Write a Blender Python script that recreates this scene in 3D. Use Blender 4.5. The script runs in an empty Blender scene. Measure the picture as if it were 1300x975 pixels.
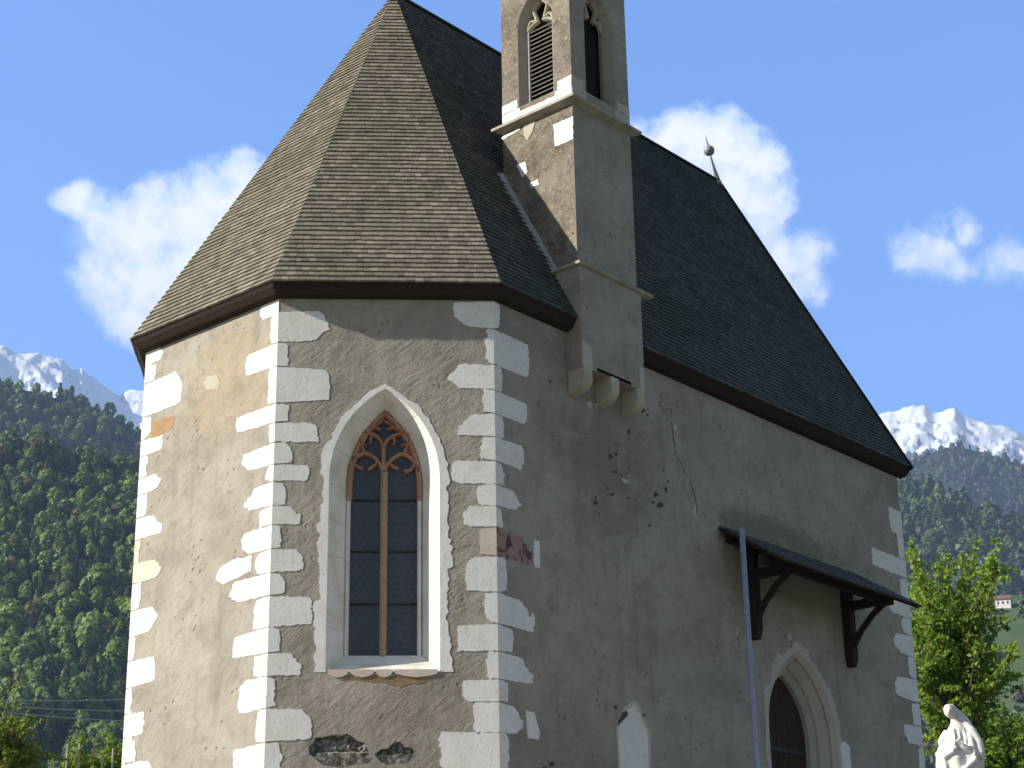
import bpy, bmesh, math, random
import numpy as np
from mathutils import Vector, Matrix, noise
from mathutils.geometry import tessellate_polygon
random.seed(7); rng = np.random.default_rng(7)
S = bpy.context.scene
COL = S.collection

# ------------------------------------------------------------------ camera
FPX = 2352.515
CAM = np.array([1.49389898, -21.48582108, 1.65])
RT = np.array([0.99806998, -0.05989342, -0.01640379])
UP = np.array([-0.00652322, -0.36381184, 0.93144962])
FW = np.array([0.0617556, 0.9295449, 0.36350038])
cd = bpy.data.cameras.new('camera'); cam = bpy.data.objects.new('camera', cd); COL.objects.link(cam)
cd.sensor_width = 36; cd.lens = FPX / 1300 * 36; cd.clip_start = .1; cd.clip_end = 60000
cam.matrix_world = Matrix(((RT[0], UP[0], -FW[0], CAM[0]), (RT[1], UP[1], -FW[1], CAM[1]), (RT[2], UP[2], -FW[2], CAM[2]), (0, 0, 0, 1)))
S.camera = cam
S.view_settings.view_transform = 'Standard'; S.view_settings.look = 'None'
S.view_settings.exposure = 1.22; S.view_settings.gamma = 1; S.view_settings.use_curve_mapping = False

def ray(x, y):
    d = FW + (x - 650) / FPX * RT - (y - 487.5) / FPX * UP
    return d / np.linalg.norm(d)
def at(x, y, dist):                       # point seen at photo pixel x, y at horizontal distance dist
    d = ray(x, y); return CAM + d * dist / math.hypot(d[0], d[1])

# ------------------------------------------------------------------ sun and sky
SUN = Vector((-6, -1, 3.3)).normalized()
sd = bpy.data.lights.new('sun', 'SUN'); sun = bpy.data.objects.new('sun', sd); COL.objects.link(sun)
sd.energy = 4.1; sd.angle = math.radians(.53); sd.color = (1, .95, .86)
sun.rotation_euler = SUN.to_track_quat('Z', 'Y').to_euler(); sun.location = (-20, -4, 30)

class N:                                  # small node helper
    def __init__(s, tree): s.t = tree
    def __call__(s, kind, ins=None, **at):
        n = s.t.nodes.new(kind)
        for k, v in at.items(): setattr(n, k, v)
        for k, v in (ins or {}).items():
            i = n.inputs[k]
            if isinstance(v, tuple) and len(v) == 2 and hasattr(v[0], 'outputs'): s.t.links.new(v[0].outputs[v[1]], i)
            elif hasattr(v, 'outputs'): s.t.links.new(v.outputs[0], i)
            else: i.default_value = v
        return n
    def math(s, op, a, b=0., c=None, clamp=False):
        d = {0: a, 1: b}
        if c is not None: d[2] = c
        return s('ShaderNodeMath', d, operation=op, use_clamp=clamp)
    def ss(s, v, lo, hi, a=0., b=1.):
        return s('ShaderNodeMapRange', {'Value': v, 'From Min': lo, 'From Max': hi, 'To Min': a, 'To Max': b}, interpolation_type='SMOOTHSTEP')
    def mix(s, f, a, b, blend='MIX'):
        n = s.t.nodes.new('ShaderNodeMix'); n.data_type = 'RGBA'; n.blend_type = blend
        for k, v in ((0, f), (6, a), (7, b)):
            if isinstance(v, tuple) and hasattr(v[0], 'outputs'): s.t.links.new(v[0].outputs[v[1]], n.inputs[k])
            elif hasattr(v, 'outputs'):
                o = [q for q in v.outputs if q.enabled][0]; s.t.links.new(o, n.inputs[k])
            else: n.inputs[k].default_value = (*v, 1) if isinstance(v, tuple) and len(v) == 3 else v
        return (n, 2)

W = bpy.data.worlds.new('World'); S.world = W; W.use_nodes = True
wt = W.node_tree; wt.nodes.clear(); n = N(wt)
sky = n('ShaderNodeTexSky', sky_type='NISHITA', sun_disc=False, sun_elevation=math.asin(SUN.z), sun_rotation=math.atan2(SUN.x, SUN.y),
        altitude=700, air_density=1.0, dust_density=.6, ozone_density=2.0)
tc = n('ShaderNodeTexCoord')
cap = n.mix(1., sky, (5.5, 6., 7.), 'DARKEN')
# invented direction tint: northern sky boosted, the rest dimmed and warmed for wall fill
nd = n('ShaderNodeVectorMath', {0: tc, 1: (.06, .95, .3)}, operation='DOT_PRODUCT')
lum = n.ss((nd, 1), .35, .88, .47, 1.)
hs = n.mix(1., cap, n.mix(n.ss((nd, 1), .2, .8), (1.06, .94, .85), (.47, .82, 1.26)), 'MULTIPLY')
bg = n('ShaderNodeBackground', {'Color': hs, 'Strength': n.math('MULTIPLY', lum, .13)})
wn = n('ShaderNodeTexNoise', {'Vector': tc, 'Scale': 26., 'Detail': 5., 'Roughness': .6})
wv = n('ShaderNodeVectorMath', {0: (wn, 1), 1: (.5, .5, .5)}, operation='SUBTRACT')
wv = n('ShaderNodeVectorMath', {0: wv, 'Scale': .035}, operation='SCALE')
wd = n('ShaderNodeVectorMath', {0: tc, 1: wv}, operation='ADD')
# cumulus puffs of the sky: direction, angular radius (rad), weight
PUFFS = [(100, 262, .020, .85), (140, 285, .028, 1), (190, 295, .036, 1), (240, 290, .036, 1), (285, 255, .030, 1), (310, 240, .026, 1), (150, 340, .036, .8),
         (210, 350, .045, 1), (180, 400, .03, .9), (260, 340, .045, 1), (120, 330, .026, .62), (330, 300, .04, 1),
         (850, 180, .024, 1), (885, 190, .03, 1), (930, 180, .028, 1), (960, 205, .026, 1), (920, 235, .036, 1), (965, 250, .028, .85), (880, 230, .04, 1), (975, 280, .024, .7),
         (1000, 330, .026, .8), (1030, 325, .018, .72), (1020, 365, .022, .7), (990, 310, .02, .7), (815, 160, .014, .5),
         (1165, 320, .026, .58), (1195, 318, .026, .58), (1228, 295, .016, .56), (1215, 335, .022, .5), (1285, 325, .024, .52), (1260, 335, .02, .42)]
dens = None
for x, y, r, w in PUFFS:
    c = ray(x, y)
    ds = n('ShaderNodeVectorMath', {0: wd, 1: tuple(c)}, operation='DISTANCE')
    b = n('ShaderNodeMapRange', {'Value': (ds, 1), 'From Min': 0., 'From Max': r, 'To Min': w, 'To Max': 0.})
    dens = b if dens is None else n.math('SMOOTH_MAX', dens, b, .12)
fn = n('ShaderNodeTexNoise', {'Vector': tc, 'Scale': 70., 'Detail': 9., 'Roughness': .66})
dd = n.math('ADD', dens, n.math('MULTIPLY', n.math('SUBTRACT', fn, .5), n.math('MULTIPLY', dens, 1.7)))
mask = n.ss(dd, .16, .46)
# puff shading put into the colour: bluish where thin, white where dense
shade = n.ss(n.math('ADD', dd, n.math('MULTIPLY', fn, .5)), .45, 1.15)
cc = n.mix(shade, (.52, .66, .95), (1, 1, 1))
cb = n('ShaderNodeBackground', {'Color': cc, 'Strength': .66})
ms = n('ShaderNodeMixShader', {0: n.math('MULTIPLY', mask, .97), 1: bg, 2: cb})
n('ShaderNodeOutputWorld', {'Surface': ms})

# ------------------------------------------------------------------ object helpers
def tag(o, label=None, cat=None, group=None, kind=None):
    for k, v in (('label', label), ('category', cat), ('group', group), ('kind', kind)):
        if v: o[k] = v
    return o
def link(name, me, mat=None, parent=None):
    o = bpy.data.objects.new(name, me); COL.objects.link(o)
    for m in (mat if isinstance(mat, (list, tuple)) else [mat]):
        if m is not None: me.materials.append(m)
    if parent is not None:
        o.parent = parent
        if parent.type == 'EMPTY': o.matrix_parent_inverse = Matrix.Translation(-Vector(parent.location))
    return o
def empty(name, loc):
    o = bpy.data.objects.new(name, None); COL.objects.link(o); o.location = tuple(loc); o.empty_display_size = .3
    return o
class MB:                                 # collects shapes into ONE mesh
    def __init__(s): s.v = []; s.f = []; s.uv = []; s.mi = []; s.sm = []
    def face(s, pts, uv=None, mi=0, smooth=False):
        b = len(s.v); s.v += [tuple(map(float, p)) for p in pts]; s.f.append(tuple(range(b, b + len(pts))))
        s.uv.append(uv); s.mi.append(mi); s.sm.append(smooth)
    def faces(s, vs, fs, mi=0, smooth=False):
        b = len(s.v); s.v += [tuple(map(float, p)) for p in vs]
        for f in fs: s.f.append(tuple(i + b for i in f)); s.uv.append(None); s.mi.append(mi); s.sm.append(smooth)
    def hexa(s, p, mi=0):                 # p: 8 points, bottom 4 then top 4
        s.faces(p, [(3, 2, 1, 0), (4, 5, 6, 7), (0, 1, 5, 4), (1, 2, 6, 5), (2, 3, 7, 6), (3, 0, 4, 7)], mi)
    def box(s, o, ax, ay, az, x, y, z, mi=0):
        o = np.array(o, float); ax, ay, az = (np.array(a, float) for a in (ax, ay, az))
        P = [o + ax * i + ay * j + az * k for k in z for i, j in ((x[0], y[0]), (x[1], y[0]), (x[1], y[1]), (x[0], y[1]))]
        s.hexa(P, mi)
    def bar(s, a, b, w, h, up=(0, 0, 1), mi=0):
        a, b = np.array(a, float), np.array(b, float); t = b - a; L = np.linalg.norm(t); t /= L
        r = np.cross(t, np.array(up, float)); r /= np.linalg.norm(r); u = np.cross(r, t)
        s.box(a, r, t, u, (-w / 2, w / 2), (0, L), (-h / 2, h / 2), mi)
    def tube(s, pts, rad, seg=8, cap=True, smooth=True, mi=0):
        pts = [np.array(p, float) for p in pts]
        rad = [rad] * len(pts) if np.isscalar(rad) else rad
        vs = []; ref = np.array((.31, .17, .93))
        for i, p in enumerate(pts):
            t = pts[min(i + 1, len(pts) - 1)] - pts[max(i - 1, 0)]; t /= np.linalg.norm(t)
            a = np.cross(t, ref); a /= np.linalg.norm(a); b = np.cross(t, a)
            vs += [p + rad[i] * (math.cos(q) * a + math.sin(q) * b) for q in np.arange(seg) * 2 * math.pi / seg]
        fs = [(i * seg + k, i * seg + (k + 1) % seg, (i + 1) * seg + (k + 1) % seg, (i + 1) * seg + k) for i in range(len(pts) - 1) for k in range(seg)]
        if cap: fs += [tuple(range(seg))[::-1], tuple(range((len(pts) - 1) * seg, len(pts) * seg))]
        s.faces(vs, fs, mi, smooth)
    def lathe(s, c, prof, seg=16, mi=0, smooth=True):
        vs = [(c[0] + r * math.cos(a), c[1] + r * math.sin(a), c[2] + z) for r, z in prof for a in np.arange(seg) * 2 * math.pi / seg]
        fs = [(i * seg + k, i * seg + (k + 1) % seg, (i + 1) * seg + (k + 1) % seg, (i + 1) * seg + k) for i in range(len(prof) - 1) for k in range(seg)]
        s.faces(vs, fs, mi, smooth)
    def build(s, name, mat=None, parent=None, recalc=True):
        me = bpy.data.meshes.new(name); me.from_pydata(s.v, [], s.f)
        if any(u is not None for u in s.uv):
            L = me.uv_layers.new(name='uv').data; k = 0
            for f, u in zip(s.f, s.uv):
                for j in range(len(f)):
                    L[k].uv = u[j] if u is not None else (0, 0); k += 1
        me.polygons.foreach_set('material_index', s.mi); me.polygons.foreach_set('use_smooth', s.sm)
        o = link(name, me, mat, parent)
        if recalc:
            bm = bmesh.new(); bm.from_mesh(me); bmesh.ops.remove_doubles(bm, verts=bm.verts, dist=1e-5)
            bmesh.ops.recalc_face_normals(bm, faces=bm.faces); bm.to_mesh(me); bm.free()
        me.update(); return o
def np_mesh(name, V, T, tone=None, mat=None, parent=None, smooth=False):   # T: (k, 3 or 4) index array
    me = bpy.data.meshes.new(name); k = T.shape[1]
    me.vertices.add(len(V)); me.vertices.foreach_set('co', np.ascontiguousarray(V, np.float32).ravel())
    me.loops.add(T.size); me.loops.foreach_set('vertex_index', np.ascontiguousarray(T, np.int32).ravel())
    me.polygons.add(len(T)); me.polygons.foreach_set('loop_start', np.arange(0, T.size, k, dtype=np.int32))
    try: me.polygons.foreach_set('loop_total', np.full(len(T), k, np.int32))
    except Exception: pass
    me.polygons.foreach_set('use_smooth', np.full(len(T), bool(smooth)))
    me.update(calc_edges=True); me.validate()
    if tone is not None:
        a = me.color_attributes.new('tone', 'FLOAT_COLOR', 'POINT')
        c = np.ones((len(V), 4), np.float32); c[:, :tone.shape[1] if tone.ndim > 1 else 3] = tone if tone.ndim > 1 else tone[:, None]
        a.data.foreach_set('color', c.ravel())
    return link(name, me, mat, parent)

# ------------------------------------------------------------------ materials
def mat(name, rough=.9, spec=.25):
    m = bpy.data.materials.new(name); m.use_nodes = True; t = m.node_tree; t.nodes.clear(); n = N(t)
    p = n('ShaderNodeBsdfPrincipled', {'Roughness': rough, 'Specular IOR Level': spec})
    n('ShaderNodeOutputMaterial', {'Surface': p})
    def col(c): 
        if isinstance(c, tuple) and len(c) == 3: p.inputs['Base Color'].default_value = (*c, 1)
        else: t.links.new(c[0].outputs[c[1]] if isinstance(c, tuple) else c.outputs[0], p.inputs['Base Color'])
    def bump(h, strength, dist):
        b = n('ShaderNodeBump', {'Height': h, 'Strength': strength, 'Distance': dist}); t.links.new(b.outputs[0], p.inputs['Normal'])
    return m, n, p, col, bump

def plaster(name, base, dark, light, trowel=1., spots=.6, scribed=0.):
    m, n, p, col, bump = mat(name, .95, .1)
    uv = n('ShaderNodeUVMap', uv_map='uv'); ob = n('ShaderNodeTexCoord')
    big = n('ShaderNodeTexNoise', {'Vector': uv, 'Scale': .9, 'Detail': 6., 'Roughness': .6})
    mid = n('ShaderNodeTexNoise', {'Vector': uv, 'Scale': 7., 'Detail': 6., 'Roughness': .65})
    m0 = n('ShaderNodeMapping', {'Vector': uv, 'Rotation': (0, 0, math.radians(-38))}); mp = n('ShaderNodeMapping', {'Vector': m0, 'Scale': (4.5, 19, 1)})
    tr = n('ShaderNodeTexNoise', {'Vector': mp, 'Scale': 1., 'Detail': 6., 'Roughness': .68, 'Distortion': .5})
    fine = n('ShaderNodeTexNoise', {'Vector': uv, 'Scale': 70., 'Detail': 4., 'Roughness': .7})
    st = n('ShaderNodeMapping', {'Vector': uv, 'Scale': (3.2, .35, 1)})
    streak = n('ShaderNodeTexNoise', {'Vector': st, 'Scale': 1., 'Detail': 5., 'Roughness': .6})
    c = n.mix(n.ss(big, .35, .68), base, light)
    c = n.mix(n.ss(streak, .5, .75, 0., .55), c, dark)
    c = n.mix(n.ss(mid, .5, .72, 0., .65 * spots), c, dark)
    c = n.mix(n.ss(fine, .55, .75, 0., .45), c, tuple(x * .6 for x in dark))
    c = n.mix(n.ss(tr, .35, .65, 0., .3), c, light)
    if spots > 1:
        fl = n('ShaderNodeTexNoise', {'Vector': uv, 'Scale': 19., 'Detail': 5., 'Roughness': .7})
        c = n.mix(n.ss(fl, .55, .66, 0., .8), c, (.44, .39, .32)); c = n.mix(n.ss(fl, .3, .42, .6, 0.), c, dark)
    pit = n('ShaderNodeTexVoronoi', {'Vector': uv, 'Scale': 9., 'Randomness': 1.})
    pm = n('ShaderNodeTexNoise', {'Vector': uv, 'Scale': 1.7, 'Detail': 3.})
    pits = n.math('MULTIPLY', n.ss((pit, 0), .1, .24, 1., 0.), n.ss(pm, .5, .66))
    c = n.mix(n.math('MULTIPLY', pits, .55 * spots), c, (.1, .075, .045))
    if scribed:
        for (cu, cz, ru, rz, k_) in ((22.9, 9.7, 1.3, 1.5, .55), (26.9, 9.35, 2.1, .38, .8), (21.0, 10.9, 2.2, .35, .4), (9.0, 10.3, 1.1, .9, -.5), (21.2, 5.3, 2.5, .9, .35), (1.9, 5.9, .9, .8, .4)):
            mq = n('ShaderNodeMapping', {'Vector': uv, 'Location': (-cu / ru, -cz / rz, 0), 'Scale': (1 / ru, 1 / rz, 0)})
            ln = n('ShaderNodeVectorMath', {0: mq}, operation='LENGTH')
            fz = n.math('ADD', (ln, 1), n.math('MULTIPLY', n.math('SUBTRACT', mid, .5), 1.6))
            c = n.mix(n.ss(fz, .45, 1.05, abs(k_), 0.), c, dark if k_ > 0 else (.4, .31, .19))
    blo = n('ShaderNodeTexNoise', {'Vector': uv, 'Scale': 2.6, 'Detail': 7., 'Roughness': .62, 'Distortion': .4})
    c = n.mix(n.ss(blo, .5, .66, 0., .45), c, light); c = n.mix(n.ss(blo, .34, .48, .28, 0.), c, dark)
    am = n.ss(n('ShaderNodeTexNoise', {'Vector': uv, 'Scale': 1.4, 'Detail': 3.}), .38, .62, .25, 1.15)
    if scribed: am = n.math('MULTIPLY', am, n.math('ADD', n.math('MULTIPLY', n.math('LESS_THAN', (n('ShaderNodeSeparateXYZ', {0: uv}), 0), 3.), .6), .4))
    h = n.math('ADD', n.math('MULTIPLY', tr, n.math('MULTIPLY', am, trowel)), n.math('MULTIPLY', fine, .16))
    h = n.math('ADD', h, n.math('MULTIPLY', mid, .7)); h = n.math('SUBTRACT', h, n.math('MULTIPLY', pits, .6))
    if scribed:                            # lines scribed into the mortar to imitate ashlar
        bk = n('ShaderNodeTexBrick', {'Vector': uv, 'Scale': 1., 'Mortar Size': .004, 'Mortar Smooth': .3, 'Brick Width': .94, 'Row Height': .38})
        lm = n('ShaderNodeTexNoise', {'Vector': uv, 'Scale': 2.3, 'Detail': 3.})
        sep = n('ShaderNodeSeparateXYZ', {0: uv})
        f = n.math('MULTIPLY', n.math('MULTIPLY', (bk, 1), n.ss(lm, .42, .6)), n.math('MULTIPLY', n.ss((sep, 1), 8.4, 9.8, .5, 1.), n.math('LESS_THAN', (sep, 0), 3.)))
        c = n.mix(n.math('MULTIPLY', f, scribed), c, (.5, .46, .4)); h = n.math('ADD', h, n.math('MULTIPLY', f, .25))
    col(c); bump(h, 1., .028)
    return m
M_PLASTER = plaster('wall_plaster', (.3, .268, .22), (.185, .16, .128), (.39, .352, .29), 1., .8, .9)
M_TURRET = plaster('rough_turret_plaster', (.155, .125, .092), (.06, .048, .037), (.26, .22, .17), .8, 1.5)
M_TURRETGREY = plaster('grey_turret_plaster', (.3, .268, .22), (.185, .16, .128), (.38, .345, .285), .7, .8)

def lime(name, base, alt, pitc=.5):
    m, n, p, col, bump = mat(name, .9, .1)
    ob = n('ShaderNodeTexCoord'); inf = n('ShaderNodeObjectInfo')
    a = n('ShaderNodeTexNoise', {'Vector': (ob, 3), 'Scale': 3., 'Detail': 6., 'Roughness': .6})
    b = n('ShaderNodeTexNoise', {'Vector': (ob, 3), 'Scale': 26., 'Detail': 5., 'Roughness': .7})
    c = n.mix(n.ss(a, .4, .7), base, alt)
    c = n.mix(n.math('MULTIPLY', (inf, 5), .4), c, alt)
    v = n('ShaderNodeTexVoronoi', {'Vector': (ob, 3), 'Scale': 22.})
    q = n.math('MULTIPLY', n.ss((v, 0), .06, .16, 1., 0.), n.ss(a, .52, .62))
    c = n.mix(n.math('MULTIPLY', q, pitc), c, (.16, .13, .1))
    c = n.mix(n.ss(b, .5, .75, 0., .4), c, (.42, .38, .32)); g = n('ShaderNodeTexNoise', {'Vector': (ob, 3), 'Scale': 7., 'Detail': 7., 'Roughness': .7}); c = n.mix(n.ss(g, .52, .72, 0., .5), c, (.5, .46, .39))
    col(c); bump(n.math('SUBTRACT', n.math('ADD', n.math('MULTIPLY', b, .5), a), q), .45, .012)
    return m
M_WHITE = lime('limewash_stone', (.79, .765, .725), (.72, .68, .62))
M_YELLOW = lime('yellowish_limewash', (.72, .68, .5), (.62, .57, .4))
M_PINK = lime('pinkish_marble', (.6, .47, .38), (.66, .56, .47))
M_ORANGE = lime('ochre_stone', (.38, .22, .1), (.3, .2, .12))
M_STONE = lime('grey_dressed_stone', (.52, .485, .42), (.43, .385, .31))
M_CORBEL = lime('yellowed_corbel_stone', (.46, .43, .36), (.4, .35, .24))
M_CORNICE = lime('weathered_cornice_stone', (.42, .385, .31), (.24, .22, .15))
M_MARBLE = lime('white_marble', (.66, .65, .62), (.55, .53, .49), .2)

def red_marble():
    m, n, p, col, bump = mat('red_brown_marble', .6, .3)
    ob = n('ShaderNodeTexCoord')
    a = n('ShaderNodeTexNoise', {'Vector': (ob, 3), 'Scale': 5., 'Detail': 4., 'Distortion': 1.5})
    col(n.mix(n.ss(a, .45, .58), (.33, .2, .15), (.1, .035, .02))); return m
M_RED = red_marble()

def simple(name, c1, c2, scale=8., rough=.85, spec=.25, bd=.006, bs=.5, stretch=(1, 1, 1), lo=.35, hi=.7):
    m, n, p, col, bump = mat(name, rough, spec)
    ob = n('ShaderNodeTexCoord'); mp = n('ShaderNodeMapping', {'Vector': (ob, 3), 'Scale': stretch})
    a = n('ShaderNodeTexNoise', {'Vector': mp, 'Scale': scale, 'Detail': 6., 'Roughness': .65})
    col(n.mix(n.ss(a, lo, hi), c1, c2)); bump(a, bs, bd); return m
M_SANDSTONE = simple('red_sandstone', (.46, .25, .16), (.35, .18, .11), 14.)
M_SANDGREY = simple('weathered_sandstone', (.44, .29, .2), (.32, .2, .13), 18.)
M_DARKWOOD = simple('dark_brown_wood', (.02, .012, .008), (.034, .02, .013), 9., stretch=(1, 1, 6))
M_DOOR = simple('old_door_wood', (.03, .02, .014), (.05, .032, .02), 6., stretch=(8, 8, 1))
M_CANOPYWOOD = simple('canopy_boards', (.05, .045, .04), (.09, .085, .075), 9., stretch=(1, 1, 5))
M_GREYBOARD = simple('weathered_grey_louvre', (.32, .3, .27), (.22, .2, .18), 12.)
M_IRON = simple('dark_iron', (.02, .02, .022), (.03, .03, .032), 20., .5)
M_LEAD = simple('grey_metal', (.2, .2, .2), (.28, .28, .28), 9., .45, .5)
M_IRONGREY = simple('dull_lead', (.1, .105, .115), (.15, .155, .165), 9., .6, .3)
M_STEEL = simple('galvanised_steel', (.22, .26, .32), (.3, .34, .4), 16., .5, .4)
M_CABLE = simple('grey_cable', (.45, .45, .44), (.5, .5, .48), 3., .6)
M_POST = simple('weathered_post', (.4, .36, .28), (.3, .26, .2), 5., stretch=(1, 1, .2))
M_BLACK = simple('dark_interior', (.012, .011, .01), (.02, .018, .016), 3.)
M_RUBBLE = simple('exposed_rubble', (.09, .08, .065), (.3, .28, .25), 16., .95, .1, .03, 1., (1, 1, 1), .42, .62)
M_HOLE = simple('dark_broken_plaster', (.045, .04, .034), (.13, .12, .1), 30., .95)
M_MORTAR = simple('mortar_fillet', (.42, .42, .41), (.32, .32, .31), 14.)
M_BARK = simple('bark', (.09, .065, .045), (.14, .11, .08), 12., stretch=(1, 1, .3))
M_PATH = simple('gravel', (.3, .28, .25), (.22, .2, .18), 20.)
def groundmat():
    m, n, p, col, bump = mat('gravel_yard_and_grass', .95, .1)
    ob = n('ShaderNodeTexCoord'); a = n('ShaderNodeTexNoise', {'Vector': (ob, 3), 'Scale': .5, 'Detail': 6.}); b = n('ShaderNodeTexNoise', {'Vector': (ob, 3), 'Scale': 30., 'Detail': 4.})
    ds = n('ShaderNodeVectorMath', {0: (ob, 3), 1: (4, -7, 0)}, operation='DISTANCE')
    f = n.ss(n.math('ADD', (ds, 1), n.math('MULTIPLY', a, 8.)), 20., 24.)
    c = n.mix(f, n.mix(b, (.24, .21, .17), (.36, .32, .26)), n.mix(a, (.045, .075, .02), (.075, .1, .03)))
    col(c); bump(b, .5, .02); return m
M_GROUND = groundmat()
M_PLINTH = M_STONE

def glass():
    m, n, p, col, bump = mat('leaded_glass', .22, .5)
    uv = n('ShaderNodeUVMap', uv_map='uv')
    mp = n('ShaderNodeMapping', {'Vector': uv, 'Scale': (1, 1, 1)})
    v = n('ShaderNodeTexVoronoi', {'Vector': mp, 'Scale': 13., 'Randomness': .12}, feature='DISTANCE_TO_EDGE')
    nz = n('ShaderNodeTexNoise', {'Vector': uv, 'Scale': 7., 'Detail': 3.})
    e = n.ss((v, 0), .0, .01, .3, 0.)
    col(n.mix(n.math('MULTIPLY', e, .8), n.mix(nz, (.03, .035, .05), (.055, .06, .075)), (.075, .08, .09))); bump(n.math('ADD', e, nz), .5, .004)
    return m
M_GLASS = glass()

def shingles(name, c1, c2, moss, ms):
    m, n, p, col, bump = mat(name, .9, .2)
    a = n('ShaderNodeAttribute', attribute_name='tone'); ob = n('ShaderNodeTexCoord')
    sp = n('ShaderNodeSeparateColor', {0: a})
    b = n('ShaderNodeTexNoise', {'Vector': (ob, 3), 'Scale': .8, 'Detail': 5.})
    f = n('ShaderNodeTexNoise', {'Vector': (ob, 3), 'Scale': 150., 'Detail': 4.})
    c = n.mix((sp, 0), c1, c2)
    c = n.mix(n.ss(b, .42, .7, 0., ms), c, moss)
    c = n.mix(n.ss(f, .45, .8, 0., .35), c, tuple(x * .5 for x in c1))
    col(c); bump(f, .35, .002); return m
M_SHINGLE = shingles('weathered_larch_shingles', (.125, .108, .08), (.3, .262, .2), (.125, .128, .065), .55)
M_SHADESHINGLE = shingles('shaded_mossy_shingles', (.048, .05, .048), (.13, .13, .122), (.045, .062, .033), .6)  # nave copy of the shingles: shade put into darker base colours, plus moss

def leafmat(name, c1, c2, trans=.35, hz=None):
    m = bpy.data.materials.new(name); m.use_nodes = True; t = m.node_tree; t.nodes.clear(); n = N(t)
    a = n('ShaderNodeAttribute', attribute_name='tone'); sp = n('ShaderNodeSeparateColor', {0: a})
    c = n.mix((sp, 0), c1, c2)
    if hz: c = n.mix((sp, 1), c, hz)
    p = n('ShaderNodeBsdfPrincipled', {'Base Color': c, 'Roughness': .55, 'Specular IOR Level': .25})
    tl = n('ShaderNodeBsdfTranslucent', {'Color': c})
    n('ShaderNodeOutputMaterial', {'Surface': n('ShaderNodeMixShader', {0: trans, 1: p, 2: tl})})
    return m
M_LEAF = leafmat('spring_leaves', (.1, .19, .018), (.36, .48, .065), .5)
M_BUSH = leafmat('shrub_leaves', (.12, .2, .022), (.32, .4, .055), .42, (.16, .1, .05))
M_YELLOWLEAF = leafmat('yellow_green_leaves', (.16, .26, .02), (.34, .44, .04), .5)
M_FOREST = leafmat('wood_foliage', (.055, .105, .018), (.21, .31, .042), .34, (.17, .13, .06))
M_FARFOREST = leafmat('far_wood_foliage', (.05, .09, .035), (.15, .21, .05), .25, (.12, .09, .075))

# ------------------------------------------------------------------ chapel plan
w1 = 2.7; HW = 11.19; OV = .1841; EZ = HW + .1532; ZR = 17.8222; GZ = 3.2
v2 = lambda *a: np.array(a, float)
A = v2(0, 0); B = v2(2.7, 0); C = v2(-1.87847, 1.84083); D = v2(9.69749, 7.00119)
EA = v2(-.07518, -.18414); EB = v2(2.7763, -.18414); EC = v2(-2.06257, 1.76343); ED = v2(9.93158, 6.97492)
AP = v2(1.40294, 3.26383); RG = v2(7.52055, 9.38468)
dn = v2(.70692, .70729); d0 = v2(-.71423, .69991); n0 = v2(-.69991, -.71423); nn = v2(.70729, -.70692); nA = v2(0, -1); dA = v2(1, 0)
MID = (A + C) / 2
def mir(P): q = P - MID; return MID + 2 * (q @ dn) * dn - q
B3, D3, EB3, ED3 = mir(B), mir(D), mir(EB), mir(ED)
n3 = -(nn * (nA @ nn) * 1) + 0; n3 = 2 * (nA @ dn) * dn - nA
d3 = (B3 - C) / np.linalg.norm(B3 - C); w3 = np.linalg.norm(B3 - C); n3 = v2(-d3[1], d3[0])
if n3 @ (C - MID) < 0 and n3 @ (v2(0, 0) - AP) < 0: n3 = -n3
if n3 @ (C - AP) < 0: n3 = -n3
w0 = np.linalg.norm(C - A); LN = np.linalg.norm(D - B)
FACE = {'apse': (A, nA, dA), 'end': (A, n0, d0), 'nave': (B, nn, dn), 'tleft': None}
def P3(face, u, z, off=0.):
    P, nr, d = FACE[face]; q = P + d * u + nr * off; return np.array([q[0], q[1], z])
def uz(face, x, y, off=0.):               # photo pixel to wall coordinates (metres along the wall, height)
    P, nr, d = FACE[face]; r = ray(x, y); n3_ = np.array([nr[0], nr[1], 0]); p3 = np.array([P[0], P[1], 0]) + n3_ * off
    t = ((p3 - CAM) @ n3_) / (r @ n3_); X = CAM + r * t
    return float((X[:2] - P) @ d), float(X[2])
# turret left side: origin at its front edge, running back into the roof
TU0, TU1, TE, TD = 1.58, 2.88, .12, 1.3
FACE['tleft'] = (B + dn * TU0 + nn * TE, -dn, -nn)
FACE['tright'] = (B + dn * TU1 + nn * TE, dn, -nn)
FACE['tfront'] = (B + nn * TE, nn, dn)
FACE['tback'] = (B + nn * (TE - TD), -nn, dn)

chapel = empty('chapel', (3.5, 4., 4.6))
tag(chapel, 'grey plastered gothic chapel with white corner stones and steep shingle roof', 'church')

def arch(c, hw, z0, zs, R, k=14):         # pointed arch outline, counter clockwise from bottom left: left up, right down reversed
    cxl = c - hw + R; cxr = c + hw - R; zt = zs + math.sqrt(max(R * R - (R - hw) ** 2, 0))
    aL = math.atan2(zt - zs, c - cxl)
    right = [(cxr + R * math.cos(t), zs + R * math.sin(t)) for t in np.linspace(0, math.pi - aL, k)]
    left = [(2 * c - u, z) for u, z in right[::-1][1:]]
    return [(c - hw, z0), (c + hw, z0)] + right + left     # closed loop, CCW
def loft(mb, face, loopa, offa, loopb, offb, mi=0, closed=True):
    n_ = len(loopa)
    for i in range(n_ if closed else n_ - 1):
        j = (i + 1) % n_
        mb.face([P3(face, *loopa[i], offa), P3(face, *loopa[j], offa), P3(face, *loopb[j], offb), P3(face, *loopb[i], offb)],
                [loopa[i], loopa[j], loopb[j], loopb[i]], mi)
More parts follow.
